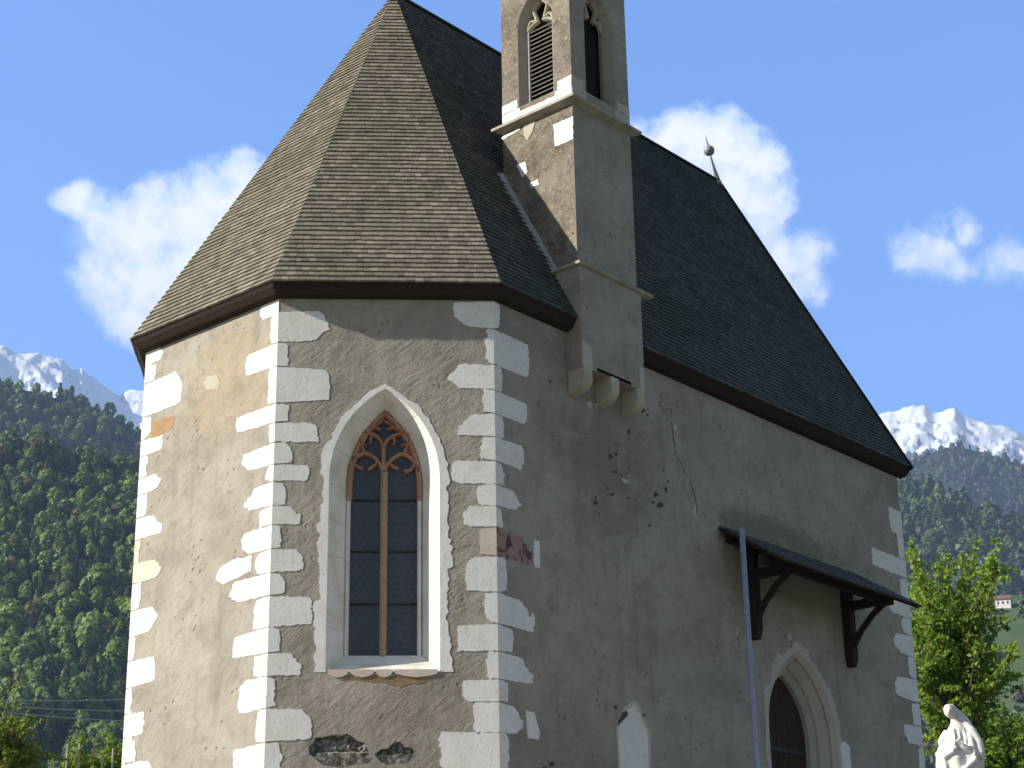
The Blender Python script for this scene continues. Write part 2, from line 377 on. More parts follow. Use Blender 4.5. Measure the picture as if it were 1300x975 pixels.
def sheet(mb, face, outer, holes=(), off=0., uo=0., mi=0, us=1):
    polys = [[Vector((u, z, 0)) for u, z in lp] for lp in (outer, *holes)]
    flat = [q for p in polys for q in p]
    for t in tessellate_polygon(polys):
        mb.face([P3(face, flat[i].x, flat[i].y, off) for i in t], [(us * flat[i].x + uo, flat[i].y) for i in t], mi)
def rough_loop(pts, amp, step, seed):     # resample an outline and roughen it
    rd = random.Random(seed); out = []
    for i, a in enumerate(pts):
        b = pts[(i + 1) % len(pts)]; L = math.dist(a, b); k = max(1, int(L / step))
        for j in range(k):
            t = j / k; out.append((a[0] + (b[0] - a[0]) * t + rd.uniform(-amp, amp), a[1] + (b[1] - a[1]) * t + rd.uniform(-amp, amp)))
    return out
def slab(mb, face, loop, top, bottom=-.01, mi=0):
    sheet(mb, face, loop, (), top, mi=mi); loft(mb, face, loop, bottom, loop, top, mi)

# window and door outlines
WC, WHW, WZ0, WZS, WR = 1.345, .671, 6.42, 8.82, 1.342
win_out = arch(WC, WHW, WZ0, WZS, WR)
DC, DHW, DZS, DR = 6.51, .88, 6.5, 1.29
door_out = arch(DC, DHW, 4.75, DZS, DR)
hole1 = rough_loop([uz('apse', *q) for q in [(393, 958), (392, 948), (402, 937), (418, 933), (440, 932), (462, 943), (470, 953), (473, 962), (468, 970), (430, 974), (410, 971)]], .012, .06, 3)
hole2 = rough_loop([uz('apse', *q) for q in [(476, 957), (484, 950), (493, 950), (500, 942), (508, 941), (514, 948), (524, 948), (527, 955), (520, 966), (500, 972), (484, 968)]], .012, .06, 4)
nu0, nu1, nz1 = 2.24, 2.84, 6.42
niche_out = [(nu0, 4.9), (nu1, 4.9), (nu1, 6.12), (nu1 - .13, 6.28), (2.60, nz1), (2.40, 6.30), (nu0, 6.06)]

mb = MB()
sheet(mb, 'apse', [(0, GZ), (w1, GZ), (w1, HW + .1), (0, HW + .1)], [win_out, hole1, hole2])
FACE['end3'] = (C, n3, d3)
sheet(mb, 'end', [(0, GZ), (w0, GZ), (w0, HW + .1), (0, HW + .1)], uo=9.9, us=-1)
sheet(mb, 'end3', [(0, GZ), (w3, GZ), (w3, HW + .1), (0, HW + .1)], uo=14.1)
sheet(mb, 'nave', [(0, GZ), (LN, GZ), (LN, HW + .1), (0, HW + .1)], [door_out, niche_out], uo=20.7)
FACE['north'] = (B3, -nn, dn); sheet(mb, 'north', [(0, GZ), (LN, GZ), (LN, HW + .1), (0, HW + .1)], uo=40)
wg = np.linalg.norm(D3 - D); dg = (D3 - D) / wg
FACE['gable'] = (D, dn, dg)
sheet(mb, 'gable', [(0, GZ), (wg, GZ), (wg, HW), (wg / 2, ZR - .25), (0, HW)], uo=60)
for nm, lp in (('apse', hole1), ('apse', hole2)): loft(mb, nm, lp, 0, [(u * .98 + .02 * sum(p[0] for p in lp) / len(lp), z * .98 + .02 * sum(p[1] for p in lp) / len(lp)) for u, z in lp], -.07)
wall = mb.build('wall', M_PLASTER, chapel)

# rubble showing in the two broken patches
for lp, sd_ in ((hole1, 1), (hole2, 2)):
    mb = MB(); rd = random.Random(sd_)
    us = [p[0] for p in lp]; zs = [p[1] for p in lp]; nu, nz = 26, 16
    u0, u1, z0, z1 = min(us) - .03, max(us) + .03, min(zs) - .03, max(zs) + .03
    vs = []
    for j in range(nz + 1):
        for i in range(nu + 1):
            u = u0 + (u1 - u0) * i / nu; z = z0 + (z1 - z0) * j / nz
            h = noise.noise((u * 9, z * 14, sd_ * 7)) * .05 + noise.noise((u * 25, z * 25, 3)) * .025 - .045
            if j < nz * .45: h = -.012 + noise.noise((u * 12, z * 12, 9)) * .012
            vs.append(P3('apse', u, z, min(h, -.004)))
    mb.faces(vs, [(j * (nu + 1) + i, j * (nu + 1) + i + 1, (j + 1) * (nu + 1) + i + 1, (j + 1) * (nu + 1) + i) for j in range(nz) for i in range(nu)])
    mb.build('rubble_patch', M_RUBBLE, wall)

# ------------------------------------------------------------------ white quoins
def quoin_poly(ext, z0, z1, seed, bulge=.5):
    """outline of one face of a corner stone: straight at the corner, broken at its far end"""
    rd = random.Random(seed); rg_ = (rd.uniform(.003, .011), rd.uniform(.007, .024)); h = z1 - z0; e = ext; sg = 1 if e > 0 else -1; L = abs(e)
    c = min(.6 * h, .35 * L) * rd.choice((.08, .25, .6, 1.)); c2 = min(.5 * h, .3 * L) * rd.choice((.06, .2, .5, 1.))
    t1 = rd.uniform(-.1, .06) * h; t0 = rd.uniform(-.04, .1) * h
    p = [(0, z0), (L * .5, z0 + t0 * .4), (L - c2, z0 + t0), (L - c2 * .25, z0 + t0 + c2 * .6), (L, z0 + h * rd.uniform(.42, .6)),
         (L - c * .3, z1 + t1 - c * .75), (L - c, z1 + t1), (L * .5, z1 + t1 * .4), (0, z1)]
    out = []
    for i in range(len(p) - 1):
        a, b = p[i], p[i + 1]; k = max(1, int(math.dist(a, b) / .035)); am = rg_[0] if i in (0, 1, 6, 7) else rg_[1]
        for j in range(k):
            t = j / k; jt = 0 if (i == 0 and j == 0) else am
            out.append((max(.0 if j + i == 0 else .012, a[0] + (b[0] - a[0]) * t + rd.uniform(-jt, jt)), a[1] + (b[1] - a[1]) * t + rd.uniform(-jt, jt)))
    out.append(p[-1])
    return [(sg * u, z) for u, z in out]
PROUD = .0045
def quoin(corner, fa, ua, fb, ub, z0, z1, seed, mat_=M_WHITE, mats=None):
    """one corner stone: fa / fb faces with the wall coordinate ua / ub of its far end (signed from the corner)"""
    mb = MB()
    Pa, na_, da = FACE[fa]; Pb, nb_, db = FACE[fb]
    mitre = (na_ + nb_) / (1 + na_ @ nb_) * PROUD
    for f, ext, mi in ((fa, ua, 0), (fb, ub, 1 if mats else 0)):
        if abs(ext) < .02: continue
        P, nr, d = FACE[f]; oc = float((corner - P) @ d)
        lp = quoin_poly(ext, z0, z1, seed + (11 if f == fb else 0))
        cr = [corner + mitre if abs(u) < 1e-6 else P + d * (oc + u) + nr * PROUD for u, z in lp]
        top = [np.array([q[0], q[1], z]) for q, (u, z) in zip(cr, lp)]
        bot = [P3(f, oc + u, z, -.01) for u, z in lp]
        V = [Vector((u, z, 0)) for u, z in lp]
        for t in tessellate_polygon([V]): mb.face([top[i] for i in t], mi=mi)
        for i in range(len(lp) - 1): mb.face([bot[i], bot[i + 1], top[i + 1], top[i]], mi=mi)
    o = mb.build('quoin_stone', mats or mat_, wall); return o
def zcorner(face, u0, y):                 # height at which the corner at wall coordinate u0 is seen at photo row y
    lo, hi = 3., 13.
    for _ in range(40):
        m = (lo + hi) / 2; q = P3(face, u0, m) - CAM
        py = 487.5 - FPX * (q @ UP) / (q @ FW)
        if py > y: lo = m
        else: hi = m
    return lo
def ext_at(face, u0, y, x, slope): return uz(face, x, y + slope * 0)[0] - u0
# corner A: row top, row bottom, x reached on the end wall, x reached on the apse wall
QA = [(380, 399, 330, 355), (396, 435, 344, 418), (435.5, 465, 313, 366), (466, 512, 341, 419), (512.5, 536, 299, 366), (537, 561.5, 342, 404),
      (562, 589.5, 308, 371), (590, 611, 338, 392), (611.5, 642, 311, 363), (642.5, 666, 330, 381), (666.5, 697, 307, 357), (697.5, 727, 324, 384),
      (727.5, 756, 292, 362), (757, 796, 322, 396), (796.5, 829, 296, 355), (829.5, 858.5, 323, 383), (859, 899.5, 303, 349), (900, 943, 325, 396), (943.5, 981, 296, 357)]
for i, (ya, yb, xe, xa) in enumerate(QA):
    z1, z0 = zcorner('apse', 0, ya), zcorner('apse', 0, yb); ym = (ya + yb) / 2
    ue = max(.06, uz('end', xe, ym)[0]); ua = uz('apse', xa, ym)[0]
    quoin(A, 'end', ue, 'apse', ua if i else 0, z0 + .008, z1, 100 + i)
z = z0
for k in range(5):
    quoin(A, 'end', .12 if k % 2 == 0 else .36, 'apse', .55 if k % 2 == 0 else .16, z - .33, z - .01, 150 + k); z -= .34
mb = MB(); slab(mb, 'end', rough_loop([uz('end', *q) for q in [(274, 735), (280, 720), (295, 711), (320, 705), (319, 725), (300, 734), (283, 742)]], .008, .05, 5), PROUD); mb.build('quoin_stone', M_WHITE, wall)
# corner B: x reached on the apse wall, x reached on the nave wall
QB = [(383, 417.5, 576, 634), (418, 463, 617, 671), (463.5, 495, 566, 638), (495.5, 525, 614, 669), (525.5, 554.5, 582, 639), (555, 585, 611, 664), (585.5, 614.5, 573, 640),
      (615, 642.5, 605, 663), (643, 669, 587, 637), (669.5, 706, 609, 676), (706.5, 752, 591, 643), (752.5, 792, 616, 678), (792.5, 827, 580, 651), (827.5, 862, 617, 676),
      (862.5, 891, 587, 645), (891.5, 930, 601, 665), (930.5, 978, 558, 646)]
for i, (ya, yb, xa, xn) in enumerate(QB):
    z1, z0 = zcorner('nave', 0, ya), zcorner('nave', 0, yb); ym = (ya + yb) / 2
    ua = uz('apse', xa, ym)[0] - w1; un = uz('nave', xn, ym + 8)[0]
    if i == 9: quoin(B, 'apse', ua, 'nave', un, z0 + .008, z1, 300 + i, mats=[M_PINK, M_RED])
    else: quoin(B, 'apse', ua, 'nave', un, z0 + .008, z1, 300 + i)
z = z0
for k in range(5):
    quoin(B, 'apse', -.3 if k % 2 == 0 else -.62, 'nave', .5 if k % 2 == 0 else .16, z - .33, z - .01, 350 + k); z -= .34
for pts in ([(677, 685), (684.5, 687), (685.5, 721), (678, 720)], [(667, 902), (678, 905), (685, 930), (684, 939), (670, 937)]):
    mb = MB(); slab(mb, 'nave', rough_loop([uz('nave', *q) for q in pts], .006, .05, 6), PROUD + .001); mb.build('quoin_stone', M_WHITE, wall)
# corner C (only its end wall side is seen): x reached on the end wall
QC = [(444, 466, 207), (466.5, 488, 198), (489, 531, 231), (531.5, 560, 192), (560.5, 581, 206), (581.5, 609, 187), (609.5, 630, 205), (630.5, 659, 187), (659.5, 687, 205),
      (687.5, 716, 178), (716.5, 742, 206), (742.5, 776, 179), (776.5, 810, 200), (810.5, 840, 172), (840.5, 875, 197), (875.5, 907, 168), (907.5, 938, 183), (938.5, 971, 172), (971.5, 1000, 193)]
for i, (ya, yb, xe) in enumerate(QC):
    z1, z0 = zcorner('end', w0, ya), zcorner('end', w0, yb)
    ue = uz('end', xe, (ya + yb) / 2 - 6)[0] - w0
    quoin(C, 'end', min(ue, -.05), 'end3', .2 if i % 2 == 0 else .5, z0 + .008, z1, 500 + i, M_YELLOW if i == 10 else M_PINK if i == 9 else M_WHITE)
mb = MB(); slab(mb, 'end', rough_loop([uz('end', *q) for q in [(193, 537), (206, 531), (222, 528), (219, 543), (206, 551), (192, 558)]], .006, .05, 8), PROUD * .6); mb.build('ochre_stone', M_ORANGE, wall)
# corner D: x reached on the nave wall
QD = [(650, 682, 1129), (682.5, 711, 1140), (711.5, 735, 1108), (735.5, 764, 1143), (764.5, 786, 1127), (786.5, 808, 1144), (808.5, 835, 1134), (835.5, 863, 1153), (863.5, 893, 1136), (893.5, 923, 1158), (923.5, 948, 1148), (948.5, 985, 1166)]
for i, (ya, yb, xn) in enumerate(QD):
    z1, z0 = zcorner('nave', LN, ya), zcorner('nave', LN, yb)
    un = uz('nave', xn, (ya + yb) / 2 - 6)[0] - LN
    quoin(D, 'nave', min(un, -.06), 'gable', .3 if i % 2 else .55, z0 + .01, z1, 700 + i)
# stones showing at the plaster of the end wall
for k, q in enumerate([[(258, 487), (263, 478), (275, 476), (281, 486), (276, 494), (262, 495)]]):
    mb = MB(); slab(mb, 'end', rough_loop([uz('end', *p) for p in q], .01, .05, 40 + k), .004); mb.build('exposed_stone', M_CORBEL, wall)

# cracks and broken plaster of the nave wall
def crack(pts, w, seed):
    rd = random.Random(seed); L = []; R = []
    for i in range(len(pts) - 1):
        for t in np.linspace(0, 1, 6)[:-1]:
            x = pts[i][0] + (pts[i + 1][0] - pts[i][0]) * t; y = pts[i][1] + (pts[i + 1][1] - pts[i][1]) * t
            u, z = uz('nave', x, y); ww = w * rd.uniform(.2, 1.2); u += rd.uniform(-.012, .012)
            L.append((u - ww, z)); R.append((u + ww, z))
    mb = MB()
    for i in range(len(L) - 1):
        if rd.random() < .12: continue
        mb.face([P3('nave', *q, .003) for q in (L[i], R[i], R[i + 1], L[i + 1])])
    return mb.build('crack', M_HOLE, wall)
crack([(840, 500), (838, 515), (842, 522), (852, 533), (854, 548), (855, 560), (858, 578), (866, 592), (872, 606), (880, 622), (884, 640), (885, 655)], .012, 1)
crack([(935, 700), (936, 730), (930, 760), (937, 790), (938, 830)], .006, 2)
rd = random.Random(5)
for x, y, w, h in [(780, 599, 9, 5), (775, 580, 7, 8), (789, 604, 4, 3), (771, 620, 5, 4), (756, 638, 8, 8), (777, 628, 9, 5), (796, 632, 6, 3), (838, 641, 10, 10), (833, 628, 10, 8), (845, 622, 5, 9), (824, 667, 5, 6), (817, 521, 6, 6), (822, 527, 5, 4), (842, 597, 3, 3),
                   (698, 484, 4, 5), (735, 622, 2.5, 2.5), (756, 632, 4, 3), (702, 554, 3, 2), (783, 565, 8, 3), (782, 577, 5, 6), (743, 551, 4, 3), (798, 548, 7, 8), (700, 970, 9, 8), (690, 975, 8, 5), (829, 638, 5, 6), (848, 612, 3, 6), (760, 652, 4, 3), (806, 636, 4, 2)]:
    lp = [uz('nave', x + w * .5 * math.cos(a) * k_, y + h * .5 * math.sin(a) * k_) for a in np.arange(22) * 2 * math.pi / 22 for k_ in [max(.4, .75 + .7 * noise.noise((x + 1.1 * math.cos(a), y + 1.1 * math.sin(a), 4.)) + rd.uniform(-.1, .1))]]
    mb = MB(); sheet(mb, 'nave', lp, (), .003); mb.build('plaster_hole', M_HOLE, wall)
for q in ([(855, 537), (858, 539), (859, 548), (856, 545)], [(788, 607), (796, 609), (799, 613), (792, 613)], [(880, 644), (883, 643), (884, 655), (880, 653)], [(744, 510), (750, 509), (753, 518), (747, 518)], [(752, 512), (757, 513), (759, 520)],
          [(934, 797), (938, 796), (938, 807), (934, 808)], [(1000, 806), (1004, 805), (1006, 812), (1001, 814)]):
    mb = MB(); slab(mb, 'nave', [uz('nave', *p) for p in q], .004); mb.build('lime_spot', M_STONE, wall)

# ------------------------------------------------------------------ apse window
def jagged_band(face, inner, wfun, seed, top, name, mat_, parent, i0, i1):
    """painted strip round an opening with a broken outer edge; inner: open polyline"""
    rd = random.Random(seed); pts = []
    for i in range(len(inner) - 1):
        k = max(1, int(math.dist(inner[i], inner[i + 1]) / .04))
        for j in range(k): t = j / k; pts.append((inner[i][0] + (inner[i + 1][0] - inner[i][0]) * t, inner[i][1] + (inner[i + 1][1] - inner[i][1]) * t))
    pts.append(inner[-1]); out = []; s = 0
    wcur = wfun(0); run = 0
    for i, p in enumerate(pts):
        a = pts[max(i - 1, 0)]; b = pts[min(i + 1, len(pts) - 1)]; t = (b[0] - a[0], b[1] - a[1]); L = math.hypot(*t) or 1
        nx, nz_ = t[1] / L, -t[0] / L
        if run <= 0: run = rd.uniform(.16, .34); wcur = wfun(i / len(pts)) * rd.uniform(.62, 1.25); edge = 1
        run -= .04; k = wcur * (1 + rd.uniform(-.16, .16)) * (.86 if run < .03 else 1)
        out.append((p[0] + nx * k, p[1] + nz_ * k))
    mb = MB()
    for i in range(len(pts) - 1):
        mb.face([P3(face, *pts[i], top), P3(face, *out[i], top), P3(face, *out[i + 1], top), P3(face, *pts[i + 1], top)])
        mb.face([P3(face, *out[i], top), P3(face, *out[i], -.01), P3(face, *out[i + 1], -.01), P3(face, *out[i + 1], top)])
        mb.face([P3(face, *pts[i], top), P3(face, *pts[i], -.01), P3(face, *pts[i + 1], -.01), P3(face, *pts[i + 1], top)])
    return mb.build(name, mat_, parent)
WD = .32; IHW = .468; IR = 1.27; IZ0 = 6.69
win_in = arch(WC, IHW, IZ0, WZS, IR)
mb = MB(); loft(mb, 'apse', win_out, .002, win_in, -WD)
window = mb.build('window', None, chapel)
window.data.materials.append(None)
def revealmat():
    m, n, p, col, bump = mat('limewashed_reveal', .85, .15)
    uv = n('ShaderNodeUVMap', uv_map='uv'); ob = n('ShaderNodeTexCoord')
    a = n('ShaderNodeTexNoise', {'Vector': (ob, 3), 'Scale': 4., 'Detail': 5.})
    mp = n('ShaderNodeSeparateXYZ', {0: uv})
    wv_ = n('ShaderNodeTexNoise', {'Vector': (ob, 3), 'Scale': 2., 'Detail': 2.})
    j = n.math('PINGPONG', n.math('ADD', (mp, 1), n.math('MULTIPLY', wv_, .12)), .22)
    c = n.mix(n.ss(a, .4, .7), (.74, .72, .67), (.62, .58, .5))
    c = n.mix(n.ss(j, .0, .008, .55, 0.), c, (.3, .27, .2))
    col(c); bump(a, .3, .01); return m
M_REVEAL = revealmat(); window.data.materials[0] = M_REVEAL
edge = [win_out[i] for i in range(1, len(win_out))] + [win_out[0]]
jagged_band('apse', edge, lambda t: .07 + .075 * abs(2 * t - 1) ** .7, 21, PROUD, 'stone_surround', M_WHITE, window, 0, 0)
# rounded sill stones
mb = MB(); rd = random.Random(3)
for a, b in ((.70, .95), (.955, 1.25), (1.255, 1.47), (1.475, 2.0)):
    lp = [(a, 6.45), (a + .02, 6.40), (a + (b - a) * .25, 6.37), ((a + b) / 2, 6.355), (b - (b - a) * .25, 6.37), (b - .02, 6.395), (b, 6.45)]
    slab(mb, 'apse', lp, .014)
mb.build('sill_stone', M_PINK, window)
mb = MB(); slab(mb, 'apse', rough_loop([(.80, 6.40), (.92, 6.34), (1.3, 6.30), (1.55, 6.25), (1.85, 6.30), (1.9, 6.38), (1.4, 6.37)], .012, .05, 9), .003)
mb.build('exposed_stone', simple('ochre_mortar', (.3, .2, .1), (.2, .15, .09), 12.), window)

def tracer(x, y): return uz('apse', 400 + x / 6.967, 500 + y / 6.967, -WD - .02)
def stonebar(mb, face, pts, w, d, off, sub=6):
    """moulded bar following a plane polyline (smoothed)"""
    P = [np.array(p) for p in pts]
    if len(P) > 2:
        Q = []
        for i in range(len(P) - 1):
            p0, p1, p2, p3 = P[max(i - 1, 0)], P[i], P[i + 1], P[min(i + 2, len(P) - 1)]
            for t in np.arange(sub) / sub:
                Q.append(.5 * ((2 * p1) + (-p0 + p2) * t + (2 * p0 - 5 * p1 + 4 * p2 - p3) * t * t + (-p0 + 3 * p1 - 3 * p2 + p3) * t ** 3))
        P = Q + [P[-1]]
    prof = [(-w / 2, -d), (-w / 2, -d * .35), (-w * .16, 0), (w * .16, 0), (w / 2, -d * .35), (w / 2, -d)]
    vs = []
    for i, p in enumerate(P):
        t = P[min(i + 1, len(P) - 1)] - P[max(i - 1, 0)]; t = t / (np.linalg.norm(t) + 1e-9); nx = np.array((t[1], -t[0]))
        vs += [P3(face, *(p + nx * a), off + b) for a, b in prof]
    k = len(prof)
    fs = [(i * k + j, i * k + (j + 1) % k, (i + 1) * k + (j + 1) % k, (i + 1) * k + j) for i in range(len(P) - 1) for j in range(k)]
    fs += [tuple(range(k)), tuple(range((len(P) - 1) * k, len(P) * k))]
    mb.faces(vs, fs)
TO = -WD + .03
mb = MB()
ringin = arch(WC + .0, IHW - .045, IZ0, WZS, IR - .045)
lights = [tracer(*q) for q in ((285, 690), (300, 635), (350, 570), (440, 525), (530, 570), (585, 640), (600, 700))]
for pts, w in (([(285, 690), (300, 635), (350, 570), (440, 528), (530, 572), (582, 640), (600, 700)], .06), ([(612, 700), (630, 640), (690, 572), (775, 535), (855, 580), (900, 640), (915, 700)], .06),
               ([(606, 700), (605, 560), (604, 470)], .075), ([(604, 480), (585, 425), (530, 370), (430, 350), (395, 360)], .05), ([(606, 480), (630, 425), (690, 375), (780, 352), (830, 365)], .05),
               ([(390, 355), (398, 430), (440, 525)], .045), ([(828, 365), (822, 450), (785, 530)], .045),
               ([(330, 605), (370, 640), (425, 662)], .04), ([(555, 600), (520, 640), (470, 672)], .04), ([(650, 605), (685, 640), (740, 668)], .04), ([(880, 620), (850, 670), (790, 690)], .04),
               ([(505, 375), (490, 410), (497, 440)], .038), ([(690, 385), (705, 420), (690, 450)], .038), ([(455, 465), (425, 450)], .035), ([(765, 465), (800, 450)], .035),
               ([(475, 305), (530, 305), (580, 322)], .035), ([(740, 308), (680, 305), (635, 322)], .035), ([(480, 330), (520, 300), (600, 240)], .03), ([(730, 330), (680, 290), (612, 240)], .03)):
    stonebar(mb, 'apse', [tracer(*q) for q in pts], w * .8, .12, TO)
# arch ring above the springing
ring = [(WC + IHW - .03, WZS - .2)] + arch(WC, IHW - .03, IZ0, WZS, IR - .03)[2:] + [(WC - IHW + .03, WZS - .2)]
stonebar(mb, 'apse', ring, .08, .13, TO, 1)
for sgn in (1, -1):
    sp = [tracer(605 + sgn * (x - 605), y) for x, y in ((262, 700), (300, 640), (350, 580), (405, 540), (430, 500), (412, 440), (400, 370), (375, 360), (310, 470), (272, 580))]
    sheet(mb, 'apse', sp if sgn > 0 else sp[::-1], (), TO - .06)
tracery = mb.build('tracery', M_SANDSTONE, window)
mb = MB(); stonebar(mb, 'apse', [(1.34, IZ0 - .02), (1.34, 9.0)], .088, .12, TO); mb.build('mullion', M_SANDGREY, window)
mb = MB()
for u in (WC - IHW + .024, WC + IHW - .034):
    stonebar(mb, 'apse', [(u, IZ0 - .02), (u, 8.75)], .06, .12, TO - .003)
mb.build('jamb_shaft', M_REVEAL, window)
for a, b in ((WC - IHW - .03, 1.34), (1.34, WC + IHW + .03)):
    mb = MB(); pts = [(a, IZ0 - .05), (b, IZ0 - .05), (b, 9.78), (a, 9.78)]
    mb.face([P3('apse', *q, -WD - .06) for q in pts], pts); mb.build('pane', M_GLASS, window)
for a, b in ((WC - IHW + .05, 1.295), (1.385, WC + IHW - .06)):
    mb = MB(); r_ = .05
    for row in range(44):
        for q_ in range(6):
            cu_ = a + (q_ + .5 * (row % 2)) * r_ * 1.732; cz_ = IZ0 + row * r_ * 1.5
            for k in range(3):
                p_ = [(cu_ + r_ * math.cos(math.pi / 2 + t * math.pi / 3), cz_ + r_ * math.sin(math.pi / 2 + t * math.pi / 3)) for t in (k, k + 1)]
                if min(p_[0][0], p_[1][0]) < a - .02 or max(p_[0][0], p_[1][0]) > b + .02: continue
                dx, dz_ = p_[1][0] - p_[0][0], p_[1][1] - p_[0][1]; L_ = math.hypot(dx, dz_); nx_, nz_ = -dz_ / L_ * .0035, dx / L_ * .0035
                mb.face([P3('apse', p_[0][0] + nx_, p_[0][1] + nz_, -WD - .055), P3('apse', p_[1][0] + nx_, p_[1][1] + nz_, -WD - .055), P3('apse', p_[1][0] - nx_, p_[1][1] - nz_, -WD - .055), P3('apse', p_[0][0] - nx_, p_[0][1] - nz_, -WD - .055)])
    mb.build('lead_cames', M_IRONGREY, window)
for y in (634, 699, 766):
    zz = uz('apse', 487, y, -WD)[1]
    mb = MB(); mb.tube([P3('apse', WC - IHW, zz, -WD - .045), P3('apse', WC + IHW, zz, -WD - .045)], .011, 6); mb.build('iron_bar', M_IRON, window)

# ------------------------------------------------------------------ roof
def roof_face(mb_under, poly, seed, tones):
    """shingle courses over one plane roof face; poly: 3D points, first two = eave from left to right seen from outside"""
    p = [np.array(q, float) for q in poly]; e = p[1] - p[0]; e /= np.linalg.norm(e)
    nr = np.cross(e, p[2] - p[0]); nr /= np.linalg.norm(nr)
    if nr[2] < 0: nr = -nr
    v = np.cross(nr, e); v = v if v[2] > 0 else -v
    q2 = [((q - p[0]) @ e, (q - p[0]) @ v) for q in p]
    def rng_(y):
        xs = []
        for i in range(len(q2)):
            (x0, y0), (x1, y1) = q2[i], q2[(i + 1) % len(q2)]
            if abs(y1 - y0) > 1e-9 and min(y0, y1) - 1e-9 <= y <= max(y0, y1) + 1e-9: xs.append(x0 + (x1 - x0) * (y - y0) / (y1 - y0))
        return (min(xs), max(xs)) if len(xs) > 1 else None
    H = max(q[1] for q in q2); rd = random.Random(seed); V = []; F = []; T = []
    ex = .098; k = 0; y = -.008
    while y < H - .01:
        lo = rng_(min(max(y, 0.), H - .002)); y2 = min(y + ex * 1.45, H - .001); hi = rng_(max(y2, 0.))
        if lo is None or hi is None: break
        x = lo[0] - rd.uniform(0, .08); cb_ = rd.uniform(-.006, .006); rt = rd.gauss(.45, .07)
        while x < lo[1]:
            w = rd.choice((.07, .085, .1, .12)) * rd.uniform(.85, 1.15); a, b = max(x + rd.uniform(0, .003), lo[0] - .012), min(x + w - rd.uniform(0, .003), lo[1] + .012); x += w
            if b - a < .012: continue
            a2, b2 = min(max(a, hi[0] - .01), hi[1] + .01), min(max(b, hi[0] - .01), hi[1] + .01)
            dy = rd.uniform(-.005, .005) + cb_; dy2 = dy + rd.uniform(-.002, .002); th = .026 + rd.uniform(-.0015, .0015); lf = .01
            base = len(V)
            for (xx, yy, hh) in ((a, y + dy, lf - .004), (b, y + dy2, lf - .004), (b, y + dy2, lf + th), (a, y + dy, lf + th), (a2, y2, .0), (b2, y2, .0), (b2, y2, .009), (a2, y2, .009)):
                V.append(p[0] + e * xx + v * yy + nr * hh)
            F += [tuple(base + i for i in f) for f in ((3, 2, 6, 7), (0, 1, 2, 3), (0, 3, 7, 4), (1, 5, 6, 2))]
            t = min(1, max(0, rd.gauss(rt, .2))); t = 1. if rd.random() < .012 else t
            T += [t] * 8
        y += ex * rd.uniform(.94, 1.06); k += 1
    return np.array(V), np.array([list(f) for f in F]), np.array(T)
E3 = lambda P, z=EZ: np.array([P[0], P[1], z])
faces = [([E3(EA), E3(EB), E3(AP, ZR)], 1, 0), ([E3(EC), E3(EA), E3(AP, ZR)], 2, 0), ([E3(EB3), E3(EC), E3(AP, ZR)], 3, 0),
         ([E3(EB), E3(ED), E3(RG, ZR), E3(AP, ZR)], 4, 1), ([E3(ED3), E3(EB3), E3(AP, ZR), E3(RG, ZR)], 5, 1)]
mb = MB()
ringE = [EB, ED, ED3, EB3, EC, EA]
for poly, sd_, mi in faces: mb.face([q - np.array((0, 0, .012)) for q in poly])
roof_base = mb.build('roof', M_DARKWOOD, chapel, recalc=False)
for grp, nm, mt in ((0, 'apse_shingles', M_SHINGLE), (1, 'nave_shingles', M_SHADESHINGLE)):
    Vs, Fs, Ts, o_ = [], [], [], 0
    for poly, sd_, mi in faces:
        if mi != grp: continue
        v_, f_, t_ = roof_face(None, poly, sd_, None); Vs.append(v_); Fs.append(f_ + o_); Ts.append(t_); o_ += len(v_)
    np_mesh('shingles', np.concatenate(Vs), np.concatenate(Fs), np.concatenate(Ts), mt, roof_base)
# boarded eaves between wall head and eave edge
mb = MB()
wallP = [B, D, D3, B3, C, A]
for i in (0, 2, 3, 4, 5):
    j = (i + 1) % 6
    a, b, c, d = wallP[i], wallP[j], ringE[j], ringE[i]
    if i == 0: b = b + dn * .12; c = ED
    if i == 2: a = a + dn * .12
    nrm = lambda w, e_, k: w + (e_ - w) * k
    mb.face([E3(a, HW - .005), E3(b, HW - .005), E3(nrm(b, c, .55), HW + .02), E3(nrm(a, d, .55), HW + .02)])
    mb.face([E3(nrm(a, d, .55), HW + .02), E3(nrm(b, c, .55), HW + .02), E3(nrm(b, c, .86), EZ - .06), E3(nrm(a, d, .86), EZ - .06)])
    mb.face([E3(nrm(a, d, .86), EZ - .06), E3(nrm(b, c, .86), EZ - .06), E3(c, EZ - .004), E3(d, EZ - .004)])
mb.build('eaves_board', M_DARKWOOD, roof_base)
# verge boards at the west gable
mb = MB()
for e_ in (ED, ED3):
    mb.bar(E3(e_ - dn * .03, EZ - .05), E3(RG - dn * .03, ZR - .05), .04, .16)
mb.build('verge_board', M_DARKWOOD, roof_base)
# ridge capping
mb = MB(); mb.bar(E3(AP, ZR + .012), E3(RG, ZR + .012), .12, .03); mb.build('ridge_board', M_SHADESHINGLE, roof_base)

